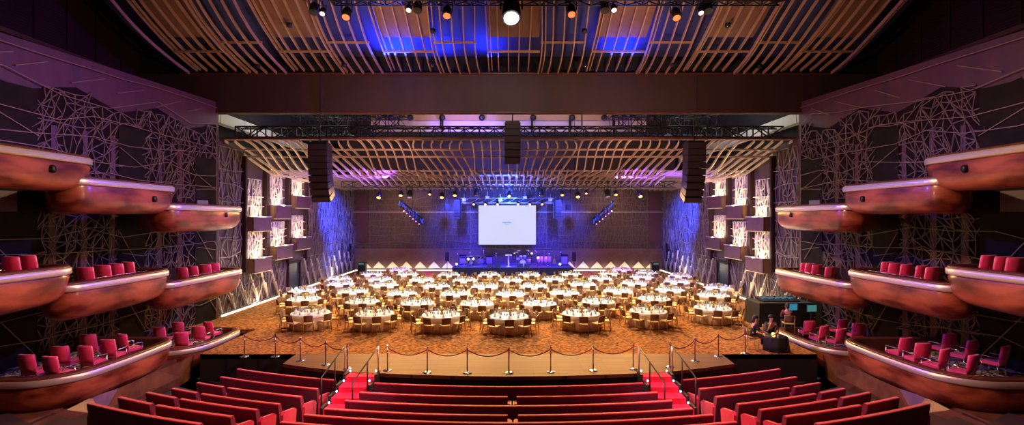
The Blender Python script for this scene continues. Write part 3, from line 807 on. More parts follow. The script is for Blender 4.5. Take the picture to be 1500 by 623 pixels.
for s, sd in ((-1, 'left'), (1, 'right')):
    m = MB(); m.box((s * 17.1, 36, 11.4), (.5, 20, .62))
    for q in range(8): m.box((s * 17.1, 27.2 + q * 2.5, 11.4), (.56, .08, .68)); m.box((s * 17.4, 27.2 + q * 2.5, 11.6), (.28, .06, .06))
    m.build('hanging_duct', M['gray_duct'], None, f'pale square duct high up along the {sd} side beyond the opening', 'duct', 'pale ducts')
    t = empty('rigging_frame', (s * 11.3, 33, 12.4), f'dark scaffold rigging above the {sd} end of the canopy', 'rigging', 'scaffold rigging')
    m = MB(); truss(m, (-4, 0, 0), (4, 0, 0), .9, .8, 12, .035); truss(m, (-4, 2, .9), (4, 2, .9), .8, .6, 12, .03); truss(m, (-3, -1.5, -1.0), (3.5, -1.5, -1.0), .5, .5, 10, .03)
    m.build('frame', M['black_metal'], t)
    m = MB()
    for x in (-3.5, -1.2, 1.2, 3.5): m.tube([(x, 0, -.4), (x, 0, 4.8)], .035, 5); m.tube([(x, 2, .9), (x, 2, 4.8)], .035, 5)
    m.build('hanger', M['black_metal'], t)

# ------------------------------------------------------------------ loudspeaker arrays
def line_array(x, Y, w, z1, z0, n, curve, label, depth=.8):
    r = empty('line_array', (x, Y, z1), label, 'loudspeaker', 'hanging loudspeaker arrays')
    h = (z1 - z0) / n; y = 0; z = 0; tilt = 0
    for k in range(n):
        tilt = curve * (k / n) ** 2 * 1.0
        R = Matrix.Rotation(tilt, 3, 'X'); c = Vector((0, y, z - h / 2))
        m = MB(); m.box((0, 0, 0), (w, depth, h * .95), mat4=R); o = m.build('cabinet', M['speaker_brown'], r); o.location = c
        m = MB(); m.box(R @ Vector((0, -depth / 2 - .008, 0)), (w * .9, .03, h * .84), mat4=R); m.build('grille', M['speaker_brown'], o)
        z -= h; y += math.sin(tilt) * h
    m = MB(); m.box((0, 0, .06), (w * .9, depth * .8, .1)); m.tube([(0, 0, .1), (0, 0, 13.0 - z1 if Y < 30 else 9 - z1)], .035, 6); m.build('hanging_bracket', M['black_metal'], r)
    return r
line_array(-10.55, 26.0, 1.05, 9.62, 6.6, 9, .75, 'tall dark curved speaker array hanging left of the opening')
line_array(10.4, 26.0, 1.0, 9.70, 6.55, 9, .75, 'tall dark curved speaker array hanging right of the opening')
line_array(.22, 26.0, .88, 10.8, 8.58, 6, .3, 'short straight speaker array hanging in the middle of the opening')
line_array(-75 / 680 * 46.8, 46.8, .62, 7.25, 5.4, 6, .1, 'small speaker array left of the white screen', .5)
line_array(72.5 / 680 * 46.8, 46.8, .62, 7.25, 5.4, 6, .1, 'small speaker array right of the white screen', .5)

# ------------------------------------------------------------------ screen and goalpost truss
sr = empty('projection_screen', (-.14, 47.6, 2.8), 'big white projection screen above the stage', 'screen')
W = 84 / 680 * 47.6; H = 57.5 / 680 * 47.6
m = MB(); m.box((0, 0, H / 2), (W, .04, H)); m.build('screen_surface', E['screen'], sr)
m = MB()
for a, c, d in (((0, .04, -.03), (W + .1, .06, .05), 0), ((0, .04, H + .03), (W + .1, .06, .05), 0), ((-W / 2 - .03, .04, H / 2), (.05, .06, H), 0), ((W / 2 + .03, .04, H / 2), (.05, .06, H), 0)): m.box(a, c)
m.build('border', M['black'], sr)
m = MB()
for x in (-2, 2): m.tube([(x, .05, H), (x, .05, H + 1.3)], .015, 5)
m.build('hanger', M['black_metal'], sr)
m = MB(); r = random.Random(2)      # small unreadable line of slide text
x = -.43
while x < .43:
    w_ = .05 + r.random() * .03; m.box((x, -.03, 2.26 + .0), (w_ * .8, .01, .10 + .04 * r.random())); x += w_ + .02
m.box((-.02, -.03, 2.08), (.4, .01, .035)); m.build('slide_text', E['inkblue'], sr)
gt = empty('goalpost_truss', (0, 47.9, 0), 'pale metal goalpost frame around the screen top', 'truss')
m = MB(); Z = 5.5 + 22.5 * 47.9 / 680
xa, xb = -70 / 680 * 47.9, 66 / 680 * 47.9
m.bar((xa, 0, Z), (xb, 0, Z), .08); m.bar((xa, 0, Z), (xa, 0, Z - 1.6), .10); m.bar((xb, 0, Z), (xb, 0, Z - 1.6), .10); m.bar((xa, 0, Z + .5), (xb, 0, Z + .5), .05)
for k in range(10): m.bar((xa + (xb - xa) * k / 10, 0, Z), (xa + (xb - xa) * (k + 1) / 10, 0, Z + .5), .03)
m.build('frame', M['steel_blue'], gt)
for q, x in enumerate((694, 711, 729, 759, 776, 794)):
    lamp('pink', up(x, 298, 47.2), f'pinkish lamp along the top of the screen, {ordn[q]} from the left', 'pink lamps over the screen', .8, -.8)
for q, x in enumerate((680, 714, 733, 769, 806)):
    m = MB(); m.box((0, 0, 0), (.38, .3, .3)); m.box((0, -.16, 0), (.30, .03, .22), 1); m.bar((0, 0, .15), (0, 0, .6), .04)
    m.build('hanging_floodlight', [M['steel_blue'], M['drum_skin']], None, f'pale square floodlight above the screen, {ordn[q]} from the left', 'floodlight', 'square floodlights above the screen', loc=up(x, 289.5 if q in (1, 3) else 293, 46.6))
# slanted blue light ladders
for s, sd in ((-1, 'left'), (1, 'right')):
    c = Vector((-s * -1 * 9.15 * 1.0, 45.0, 5.95)) if False else Vector((s * (9.3 if s < 0 else 9.15), 45, 6.0))
    lt = empty('blue_light_ladder', c, f'slanted truss glowing blue on the {sd} side of the screen', 'light truss', 'slanted blue trusses')
    m = MB(); p = Vector((s * 1.15, 0, .95)); q = Vector((-s * 1.0, -.3, -.85)); truss(m, p, q, .5, .55, 9, .035); m.build('frame', M['black_metal'], lt)
    m = MB(); R_ = rnd
    for k in range(16):
        u = k / 15; o = p.lerp(q, u); m.bar(o + Vector((R_.uniform(-.2, .2), .05, .3)), o + Vector((R_.uniform(-.3, .3), 0, -.15)), .06)
    m.build('blue_tubes', E['blue'], lt)
    for k in range(6):
        u = .25 + k * .14; o = p.lerp(q, u) + Vector((s * .18, -.2, -.3)); m = MB(); m.ball((0, 0, 0), .055, 8); oo = m.build('bulb', E['purple'] if k else E['pink'], lt); oo.location = o
    m = MB(); m.tube([(0, 0, .2), (0, 0, 2.4)], .02, 5); m.build('hanger', M['black_metal'], lt)
    m = MB(); m.box((0, 0, 0), (.42, .3, .55)); m.bar((0, 0, .2), (0, 0, .9), .04); m.build('hanging_spotlight', M['black_metal'], None, f'dark fixture hanging between the {sd} blue ladder and the screen', 'stage lamp', 'dark hanging fixtures', loc=(s * 6.1 if s < 0 else 5.9, 46, 6.6), rz=.3)

# ------------------------------------------------------------------ stage platform
m = MB(); m.box((.4, 46.7, .39), (11.6, 4.4, .78)); m.box((.4, 44.47, .39), (11.62, .03, .74), 1)
m.build('floor_stage', [mat('stage_deck', (.10, .09, .14), .4), M['black']], kind='structure')
SZ = .78
def sx(x, Y=46): return (x - CX) * Y / FX
def stand(m, p, h, r=.02):
    for k in range(3): a = k * 2.09; m.tube([p + Vector((0, 0, .25)), p + Vector((.28 * math.cos(a), .28 * math.sin(a), .0))], .012, 5)
    m.tube([p + Vector((0, 0, .2)), p + Vector((0, 0, h))], r, 6)
def drum(parent, name, c, r, h, tilt=None, mt='drum'):
    m = MB(); m.lathe([(r, -h / 2), (r, h / 2)], n=18); m.lathe([(r * 1.04, h / 2 - .02), (r * 1.04, h / 2 + .015)], n=18, mi=1); m.lathe([(r * 1.04, -h / 2 - .01), (r * 1.04, -h / 2 + .02)], n=18, mi=1)
    if tilt is not None: m.v = [tuple(Matrix.Rotation(tilt[0], 3, tilt[1]) @ Vector(v)) for v in m.v]
    o = m.build(name, [M[mt], M['drum_skin']], parent); o.location = c; return o
kit = empty('drum_kit', (sx(766), 46.3, SZ), 'drum kit with cymbals at the middle right of the stage', 'drum kit')
drum(kit, 'bass_drum', (0, -.1, .3), .29, .4, (PI / 2, 'X')); drum(kit, 'snare_drum', (-.45, .3, .65), .18, .14); drum(kit, 'tom', (-.18, 0, .85), .15, .2, (.3, 'X')); drum(kit, 'tom', (.2, 0, .85), .16, .22, (.3, 'X')); drum(kit, 'floor_tom', (.6, .25, .4), .22, .4)
for x, y, h in ((-.8, .1, 1.25), (-.4, -.1, 1.5), (.55, -.1, 1.5), (.95, .1, 1.3)):
    m = MB(); stand(m, Vector((x, y, 0)), h, .012); cs_ = m.build('cymbal_stand', M['chrome'], kit)
    m = MB(); m.lathe([(.02, .035), (.06, .02), (.24, 0)][::-1], n=18); o = m.build('cymbal', M['cymbal'], cs_); o.location = (x, y, h); o.rotation_euler = (.25, .1, 0)
pk = empty('percussion_set', (sx(796), 46.0, SZ), 'tall conga and timbale set right of the drum kit', 'percussion')
for k, (x, y) in enumerate(((-.5, 0), (-.15, .15), (.25, .1), (.6, -.05))):
    m = MB(); m.lathe([(.12, 0), (.19, .4), (.16, .78)], n=14); m.lathe([(.165, .76), (.165, .80)], n=14, mi=1); o = m.build('conga', [M['drum'], M['drum_skin']], pk); o.location = (x, y, .12)
for x, h in ((-.7, 1.35), (.1, 1.5), (.85, 1.4)):
    m = MB(); stand(m, Vector((x, .35, 0)), h, .012); m.lathe([(.22, 0), (.04, .03)], (x, .35, h), 16, 1); m.build('cymbal_stand', [M['chrome'], M['cymbal']], pk)
def keyboard(x, Y, rz, lab):
    r = empty('keyboard', (x, Y, SZ), lab, 'keyboard', 'stage keyboards', rz)
    m = MB(); m.box((0, 0, .86), (1.25, .34, .12)); m.build('case', M['black_metal'], r)
    m = MB(); m.box((0, -.05, .925), (1.12, .16, .015)); m.build('keys', M['drum_skin'], r)
    for s in (-1, 1):
        m = MB(); m.bar((-s * .45, -.15, 0), (s * .45, -.15, .8), .04); m.bar((-s * .45, .15, 0), (s * .45, .15, .8), .04); m.build('leg', M['chrome'], r)
keyboard(sx(684), 45.6, .2, 'keyboard on a crossed stand at the left of the stage')
keyboard(sx(698), 46.6, -.15, 'keyboard on a crossed stand behind, left part of the stage')
def mic(x, Y, lab, h=1.5):
    r = empty('microphone_stand', (x, Y, SZ), lab, 'microphone stand', 'microphone stands')
    m = MB(); stand(m, Vector((0, 0, 0)), h, .014); m.build('stand', M['chrome'], r)
    m = MB(); m.tube([(0, 0, h), (0, -.25, h + .1)], [.03, .045], 8); m.build('microphone', M['drum_skin'], r)
mics = [(672, 45.2), (690, 45.0), (709, 45.3), (727, 45.4), (757, 45.2), (783, 45.1), (803, 45.2), (820, 45.4)]
for q, (x, Y) in enumerate(mics): mic(sx(x), Y, f'microphone stand on the stage, {ordn[q]} from the left', 1.2 + .3 * (q % 3) / 2)
r = empty('white_lectern', (sx(745), 45.3, SZ), 'white lectern standing at the middle of the stage', 'lectern')
m = MB(); m.box((0, 0, 1.12), (.62, .42, .06), mat4=Matrix.Rotation(.1, 3, 'X')); m.build('top', M['drum_skin'], r)
m = MB(); m.box((0, 0, .56), (.13, .13, 1.1)); m.build('stem', M['china'], r)
m = MB(); m.box((0, 0, .02), (.5, .4, .04)); m.build('base', M['china'], r)
for q, x in enumerate((718, 729, 762, 772)):
    m = MB(); m.add([(-.28, -.2, 0), (.28, -.2, 0), (.28, .25, 0), (-.28, .25, 0), (-.28, -.1, .36), (.28, -.1, .36), (.28, .16, .22), (-.28, .16, .22)], [(3, 2, 1, 0), (4, 5, 6, 7), (0, 1, 5, 4), (1, 2, 6, 5), (2, 3, 7, 6), (3, 0, 4, 7)])
    m.build('floor_monitor', M['black_metal'], None, f'black wedge monitor on the stage edge, {ordn[q]} from the left', 'monitor speaker', 'wedge monitors', loc=(sx(x, 44.9), 44.9, SZ))
def amp(x, Y, w, h, lab):
    r = empty('guitar_amplifier', (x, Y, SZ), lab, 'amplifier', 'stage amplifiers')
    m = MB(); m.box((0, 0, h / 2), (w, .35, h)); m.build('cabinet', M['black_metal'], r)
    m = MB(); m.box((0, -.18, h * .45), (w * .85, .02, h * .7)); m.build('grille', M['drum'], r)
amp(sx(716), 47.6, .7, .9, 'amplifier behind the stand left of the lectern'); amp(sx(703), 48.0, .6, .7, 'amplifier at the back left of the stage'); amp(sx(828), 46.8, .7, 1.1, 'amplifier at the right end of the stage'); amp(sx(676), 47.4, .7, 1.0, 'amplifier at the left end of the stage')
def guitar(x, Y, rz, lab, mt):
    r = empty('guitar', (x, Y, SZ), lab, 'guitar', 'guitars on stands', rz)
    m = MB(); m.lathe([(.16, -.03), (.16, .03)], (0, 0, 0), 14); m.lathe([(.12, -.03), (.12, .03)], (0, .24, 0), 14); m.v = [(a, d * .9, c + .35) for a, c, d in m.v]; m.build('body', M[mt], r)
    m = MB(); m.bar((0, 0, .6), (0, 0, 1.15), .045, .03); m.build('neck', M['gold'], r)
    m = MB(); m.bar((-.15, -.1, 0), (0, .06, .4), .025); m.bar((.15, -.1, 0), (0, .06, .4), .025); m.build('stand', M['chrome'], r)
guitar(sx(690), 45.9, .3, 'pale guitar on a stand at the left of the stage', 'drum_skin'); guitar(sx(812), 46.0, -.3, 'brown guitar on a stand at the right of the stage', 'gold')
for x, lab in ((655, 'slim black speaker on a pole left of the stage'), (841, 'slim black speaker on a pole right of the stage')):
    r = empty('pole_speaker', (sx(x, 46.5), 46.5, 0), lab, 'loudspeaker', 'pole speakers')
    m = MB(); stand(m, Vector((0, 0, 0)), 1.2, .03); m.build('pole', M['black_metal'], r)
    m = MB(); m.box((0, 0, 1.65), (.36, .36, .9)); m.build('cabinet', M['speaker_brown'], r)

# ------------------------------------------------------------------ balcony boxes with boat-shaped wooden fronts
def zebra():
    m, N, L, P = nt('box_carpet')
    tc = N.new('ShaderNodeTexCoord'); w = N.new('ShaderNodeTexNoise'); w.inputs['Scale'].default_value = 3.2; w.inputs['Distortion'].default_value = 2.5
    L.new(tc.outputs['Object'], w.inputs['Vector']); r = N.new('ShaderNodeValToRGB'); r.color_ramp.interpolation = 'CONSTANT'
    r.color_ramp.elements[0].color = (.03, .02, .02, 1); r.color_ramp.elements[1].position = .5; r.color_ramp.elements[1].color = (.62, .50, .30, 1)
    L.new(w.outputs['Fac'], r.inputs['Fac']); L.new(r.outputs['Color'], P.inputs['Base Color']); P.inputs['Roughness'].default_value = .9
    return m
M['zebra'] = zebra()

def outline(Y0, Y1, XO, XW0, XW1, leaf=False):
    rf = .9; P = []
    if leaf:       # the near end sweeps back to the wall like a leaf
        r_ = .6; cx, cy = XO + r_, Y0 + .8
        s0 = (cx + r_ * .68, cy - r_ * .72); L = (XW0 - s0[0]) / .76
        for k in range(4): P.append((s0[0] + .76 * L * (1 - k / 4), s0[1] + .74 * L * (1 - k / 4)))
        for k in range(0, 11):
            t = math.radians(-46.6 - 133.4 * k / 10); P.append((cx + r_ * math.cos(t), cy + r_ * math.sin(t)))
        ys = cy
    else:
        rn = 1.35; P += [(XW0, Y0 + .05), (XO + rn + 1.2, Y0), (XO + rn, Y0)]
        for k in range(1, 9):
            t = PI / 2 * k / 8; P.append((XO + rn - rn * math.sin(t), Y0 + rn - rn * math.cos(t)))
        ys = Y0 + rn
    for k in range(1, 6): P.append((XO - .05 * math.sin(PI * k / 6), ys + (Y1 - rf - ys) * k / 6))
    for k in range(0, 9):
        t = PI / 2 * k / 8; P.append((XO + rf - rf * math.cos(t), Y1 - rf + rf * math.sin(t)))
    P.append((XW1, Y1 + .05))
    return P
def insetp(P, d):
    out = []
    for i, (x, y) in enumerate(P):
        a = P[max(0, i - 1)]; c = P[min(len(P) - 1, i + 1)]
        tx, ty = c[0] - a[0], c[1] - a[1]; l = math.hypot(tx, ty); nx, ny = -ty / l, tx / l   # inward = towards the wall side
        dd = d[i] if isinstance(d, list) else d
        out.append((x - nx * -dd * -1 * -1 if False else x + (-nx if nx < 0 else nx) * 0 + dd * INX(nx, ny)[0], y + dd * INX(nx, ny)[1]))
    return out
def INX(nx, ny): return (-nx, -ny) if SIGN[0] < 0 else (nx, ny)
SIGN = [-1]
def balcony(s, Y0, Y1, zr, label, group, XO=13.0, H=1.16, fl=.80, leaf=True):
    XW = lambda y: 19.66 - .144 * y
    P = outline(Y0, Y1, XO, XW(Y0 + (3.9 if leaf else 0)) - .02, XW(Y1) - .02, leaf)
    n = len(P)
    root = empty('balcony_box', (s * XO, (Y0 + Y1) / 2, zr), label, 'balcony', group)
    oy = (Y0 + Y1) / 2
    def ring(d, z): return [Vector((s * (x - XO), y - oy, z)) for x, y in insetp(P, d)]
    # body
    def rr(d, z):
        D = []; ZZ = []
        for i in range(n):
            f = max(0, (i - (n - 12)) / 11)       # swells into a raked stern at the far end
            D.append(d * (1 + 2.2 * f)); ZZ.append(z)
        R = ring(D, 0)
        for i, v in enumerate(R):
            f = max(0, (i - (n - 12)) / 11); v.z = z * (1 - .10 * f * (1 if z < -.5 else 0))
        return R
    prof = [(.03, -.24), (.0, -.34), (.015, -.50), (.02, -.68), (.05, -.84), (.11, -.97), (.22, -1.07), (.38, -1.12)]
    m = MB(); m.loft([rr(d, z * H / 1.12) for d, z in prof], False, 0, True)
    R = rr(.38, -H); m.add(R, [tuple(range(n))], 0)
    m.build('wooden_shell', M['hull'], root)
    m = MB(); m.loft([ring(-.02, -.07), ring(-.05, -.10), ring(-.05, -.24), ring(-.02, -.28), ring(.05, -.28), ring(.05, -.07), ring(-.02, -.07)], False, 0, True); m.build('metal_strip', M['strip'], root)
    m = MB(); m.loft([ring(.0, -.08), ring(-.01, -.05), ring(.01, -.01), ring(.06, .0), ring(.26, .0), ring(.28, -.05), ring(.24, -.10), ring(.20, -fl)], False, 0, True); m.build('cap_rail', M['hull_cap'], root)
    m = MB(); R = ring(.2, -fl); m.add(R, [tuple(range(n))], 0); m.build('box_floor', M['zebra'], root)
    return root
# choose the inward direction from the outline itself
Pt = outline(10, 15, 13, 17, 17); q = insetp(Pt, .5)
if q[12][0] < Pt[12][0]: SIGN[0] = 1
for s, sd in ((-1, 'left'), (1, 'right')):
    g = f'{sd} balcony boxes'
    balcony(s, 17.7, 23.2, 6.10, f'top tier balcony box nearest the stage, {sd} wall', g)
    balcony(s, 13.7, 18.6, 6.80, f'top tier balcony box, second from the stage, {sd} wall', g)
    balcony(s, 8.8, 15.0, 7.44, f'top tier balcony box farthest from the stage, {sd} wall', g)
    balcony(s, 17.6, 23.2, 3.06, f'middle tier balcony box nearest the stage, {sd} wall', g, fl=.74)
    balcony(s, 13.5, 18.3, 3.56, f'middle tier balcony box, second from the stage, {sd} wall', g, fl=.74)
    balcony(s, 8.8, 14.3, 4.10, f'middle tier balcony box farthest from the stage, {sd} wall', g, fl=.74)
    balcony(s, 18.6, 22.6, .22, f'lowest balcony box nearest the stage with red chairs, {sd} wall', g, 12.75, 1.02, .55, False)
    balcony(s, 13.4, 18.3, .84, f'big lowest balcony box with red chairs, {sd} wall', g, 12.9, 1.08, .55, False)
    for q, (x, y, z) in enumerate(((13.1, 17.0, 5.45), (13.1, 21.3, 4.9), (13.1, 13.2, 6.15))):
        m = MB(); m.lathe([(.05, .12), (.09, .08), (.10, -.06), (.06, -.1)], n=10); m.bar((0, 0, .1), (s * .35, 0, .3), .04)
        m.build('under_box_spotlight', M['black_metal'], None, f'little spotlight hung on the top tier {sd} box, {["second", "first", "third"][q]} from the stage', 'spotlight', 'balcony spotlights', loc=(s * (x - .12), y, z + .75))

# red chairs in the boxes
def make_box_chair():
    r = empty('box_chair', (0, 0, -60), 'x', 'chair')
    m = MB(); m.box((0, 0, .45), (.50, .48, .10)); m.box((0, 0, .395), (.46, .44, .03), 1); m.build('seat', [M['chair_pink'], M['black_metal']], r)
    m = MB(); R_ = []
    for z, y, w in ((.50, -.22, .46), (.62, -.25, .50), (.85, -.29, .51), (1.02, -.31, .49), (1.05, -.31, .44)):
        R_.append([Vector((-w / 2, y - .035, z)), Vector((0, y - .06, z)), Vector((w / 2, y - .035, z)), Vector((w / 2, y + .04, z)), Vector((0, y + .02, z)), Vector((-w / 2, y + .04, z))])
    m.loft(R_, True, 0, True, True, True); m.build('backrest', M['chair_pink'], r)
    for s in (-1, 1):
        m = MB(); m.tube([(s * .27, -.24, .66), (s * .28, .18, .67), (s * .27, .22, .62)], .018, 6); m.build('armrest', M['chrome'], r)
        for y in (-.2, .2):
            m = MB(); m.tube([(s * .25, y, .66 if y > 0 else .45), (s * .25, y, 0)], .014, 6); m.build('leg', M['chrome'], r)
    return r
bc = make_box_chair(); used = [False]
def box_chair(x, y, zfl, label, group, rz, hc=.8, clampY=None, XA=None):
    z = zfl + hc
    if XA is not None: Y = abs(XA) / abs(x - CX) * FX; X = XA
    else:
        Y = FX * (5.5 - z) / (y - HY)
        if clampY: Y = min(Y, clampY, 19.0 / (abs(x - CX) / FX + .144))
        if clampY: Y = max(Y, 13.75 / (abs(x - CX) / FX))
        X = (x - CX) * Y / FX
    loc = (X, Y, zfl)
    if not used[0]: bc.location = loc; bc.rotation_euler.z = rz; bc['label'] = label; bc['group'] = group; used[0] = True
    else: copy_tree(bc, loc, rz, label, group)
L1 = [(54, 527), (89, 538), (98.5, 514.6), (137, 497), (138, 523.5), (168, 514), (193, 504)]
L3 = [(240, 485), (267, 478), (270, 497), (296, 490.6), (313, 484)]
R1 = [(1315, 502), (1341, 510), (1367, 519), (1378.6, 496), (1408, 506), (1408, 528), (1455, 515)]
R3 = [(1181, 476), (1198, 484), (1227, 468), (1223, 488), (1252, 477)]
for lst, sd, fz, wh, cl in ((L1, 'left', .30, 'big lowest', 17.9), (L3, 'left', -.32, 'lowest stage-end', 22.2), (R1, 'right', .30, 'big lowest', 17.9), (R3, 'right', -.32, 'lowest stage-end', 22.2)):
    srt = sorted(lst)
    for q, (x, y) in enumerate(srt):
        box_chair(x, y, fz, f'red armchair in the {wh} {sd} box, {ordn[q]} from the left', f'red chairs in the {wh} {sd} box', rnd.uniform(-.45, .25) * (1 if sd == 'left' else -1), .8, cl)
mid = (((5, 34, 57), 'left', 4.10, 'farthest', 13.9), ((136, 161, 179, 199), 'left', 3.56, 'second', 14.0), ((275, 290, 306, 318), 'left', 3.06, 'nearest', 13.95),
       ((1172, 1179, 1189, 1208), 'right', 3.06, 'nearest', 13.95), ((1290, 1302, 1316, 1336, 1353), 'right', 3.56, 'second', 14.0), ((1431, 1453, 1474), 'right', 4.10, 'farthest', 13.9))
for xs_, sd, zr, wh, XA in mid:
    for q, x in enumerate(xs_):
        box_chair(x, 0, zr - .72, f'red chair, {ordn[q]} from the left, in the {sd} middle-tier box second from the stage' if wh == 'second' else (f'red chair, {ordn[q]} from the left, in the {sd} middle-tier box ' + ('nearest the stage' if wh == 'nearest' else 'farthest from the stage')), f'red chairs in the middle {sd} box, {wh}', rnd.uniform(-.3, .1) * (1 if sd == 'left' else -1), .8, None, XA * (-1 if sd == 'left' else 1))

# ------------------------------------------------------------------ banquet tables
R_px = [
 [(455, 458), (549, 459), (646, 461), (746, 463), (851, 459), (949.6, 455.5), (1044, 451)],
 [(445.3, 437.8), (531, 441.7), (611.5, 443.6), (698.6, 444.5), (790.7, 444.5), (876.3, 441.7), (958, 437.5), (1045, 432.6)],
 [(445, 426), (516.6, 427.5), (589, 430), (667.4, 430.5), (748, 431), (827, 429), (905, 426.5), (981, 425), (1052, 422)],
 [(499, 416.6), (564.7, 418), (639.5, 419.5), (709.8, 420), (782, 419.5), (854, 417), (928, 415.6), (991, 413.4)],
 [(497, 409), (558, 410), (618, 411), (681, 411), (748, 411), (811, 409.5), (879, 408.5), (940, 406.6), (996, 404.7)],
 [(545.5, 402), (597, 402.5), (657.8, 403), (716.6, 403), (775.3, 403), (836, 402), (891.8, 401.5), (947.6, 400.5)],
 [(587, 396), (911, 396)]]
rowname = ['front row', 'second row', 'third row', 'fourth row', 'fifth row', 'sixth row', 'rearmost row']
tables = []
for ri, row in enumerate(R_px):
    for ti, (x, y) in enumerate(row):
        p = gp(x, y, .75); tables.append((p.x, p.y, ri, ti))
def copy1(proto, loc, rz, label, group, state={}):
    k = proto.name
    if k not in state: state[k] = 1; o = proto
    else: o = proto.copy(); COL.objects.link(o)
    o.location = loc; o.rotation_euler.z = rz; o['label'] = label; o['group'] = group
    return o
def copyt(proto, loc, rz, label, group, state={}):
    k = proto.name
    if k not in state:
        state[k] = 1; proto.location = loc; proto.rotation_euler.z = rz; proto['label'] = label; proto['group'] = group; return proto
    return copy_tree(proto, loc, rz, label, group)
# prototypes
tp = empty('banquet_table', (0, 0, 0), 'x', 'table')
m = MB(); m.lathe([(.90, .715), (.915, .725), (.915, .74), (.9, .745)], n=36); m.build('tabletop', M['cloth'], tp)
M['skirt'] = mat('amber_lit_skirt', (.66, .50, .34), .85, col2=(.72, .56, .38), scale=1.5)  # amber light on the white cloth put into the skirt colour
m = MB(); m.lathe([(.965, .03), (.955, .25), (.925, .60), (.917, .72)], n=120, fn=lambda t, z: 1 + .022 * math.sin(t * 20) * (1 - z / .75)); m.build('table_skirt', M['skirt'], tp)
m = MB(); m.lathe([(.945, .60), (.938, .68), (.928, .75), (.915, .757), (.01, .757)], n=80, fn=lambda t, z: 1 + .012 * math.sin(t * 16) * (1 if z < .65 else 0)); cl = m.build('tablecloth', M['cloth'], None, 'x', 'tablecloth')
def chair_mb(parts=None):
    seat = MB(); A = []
    for z, k in ((.43, .95), (.45, 1), (.485, 1), (.50, .9)):
        A.append([Vector((-.21 * k, -.20 * k, z)), Vector((.21 * k, -.20 * k, z)), Vector((.23 * k, .21 * k, z)), Vector((-.23 * k, .21 * k, z))])
    seat.loft(A, True, 0, False, True, True)
    back = MB(); A = []
    for z, y, w in ((.54, -.20, .38), (.62, -.215, .40), (.78, -.25, .42), (.85, -.265, .40), (.87, -.268, .34)):
        A.append([Vector((-w / 2, y - .02, z)), Vector((0, y - .035, z)), Vector((w / 2, y - .02, z)), Vector((w / 2, y + .015, z)), Vector((0, y, z)), Vector((-w / 2, y + .015, z))])
    back.loft(A, True, 0, True, True, True)
    legs = []
    for s in (-1, 1):
        l = MB(); l.tube([(s * .20, .18, .44), (s * .215, .20, 0)], [.018, .013], 6); legs.append(l)
        l = MB(); l.tube([(s * .215, -.275, .87), (s * .205, -.21, .50), (s * .205, -.22, .40), (s * .215, -.27, 0)], [.014, .018, .018, .013], 6); legs.append(l)
    return seat, back, legs
seat, back, legs = chair_mb()
ch = empty('banquet_chair', (0, 0, 0), 'x', 'chair')
seat.build('seat', M['chair_cream'], ch); back.build('backrest', M['chair_brown'], ch)
for l in legs: l.build('leg', M['gold'], ch)
seat, back, legs = chair_mb(); far = MB(); far.add(seat.v, seat.f, 0); far.add(back.v, back.f, 1)
for l in legs: far.add(l.v, l.f, 2)
chm = [M['chair_cream'], M['chair_brown'], M['gold']]
chf = far.build('banquet_chair', chm, None, 'x', 'chair')
m = MB(); m.lathe([(.07, 0), (.10, .008), (.135, .016), (.13, .02), (.01, .012)], n=20); pl = m.build('dinner_plate', M['china'], None, 'x', 'plate'); plate_mb = m
m = MB(); m.lathe([(.045, 0), (.05, .03), (.035, .11), (.004, .19)], n=8, fn=lambda t, z: 1 + .25 * math.sin(4 * t)); nk = m.build('folded_napkin', M['napkin'], None, 'x', 'napkin'); nap_mb = m
m = MB(); m.lathe([(.034, 0), (.034, .004), (.006, .012), (.005, .09), (.02, .105), (.038, .14), (.036, .19), (.031, .215), (.029, .215), (.034, .19), (.035, .145), (.002, .11)], n=10); gl = m.build('wine_glass', M['glass'], None, 'x', 'glass'); glass_mb = m
ce = empty('centrepiece', (0, 0, 0), 'x', 'flowers')
m = MB(); m.lathe([(.06, 0), (.08, .05), (.05, .13), (.06, .16)], n=12); m.build('vase', M['vase'], ce)
m = MB(); r = random.Random(8)
for k in range(12): a = r.uniform(0, 6.28); d = r.uniform(.02, .13); m.ball((d * math.cos(a), d * math.sin(a), .20 + r.uniform(0, .09)), .045, 6)
m.build('blossoms', M['flower'], ce)
m = MB()
for k in range(9): a = k * .7; m.bar((.02 * math.cos(a), .02 * math.sin(a), .15), (.17 * math.cos(a), .17 * math.sin(a), .24 + .04 * (k % 3)), .05, .006)
m.build('leaves', M['leaf'], ce)

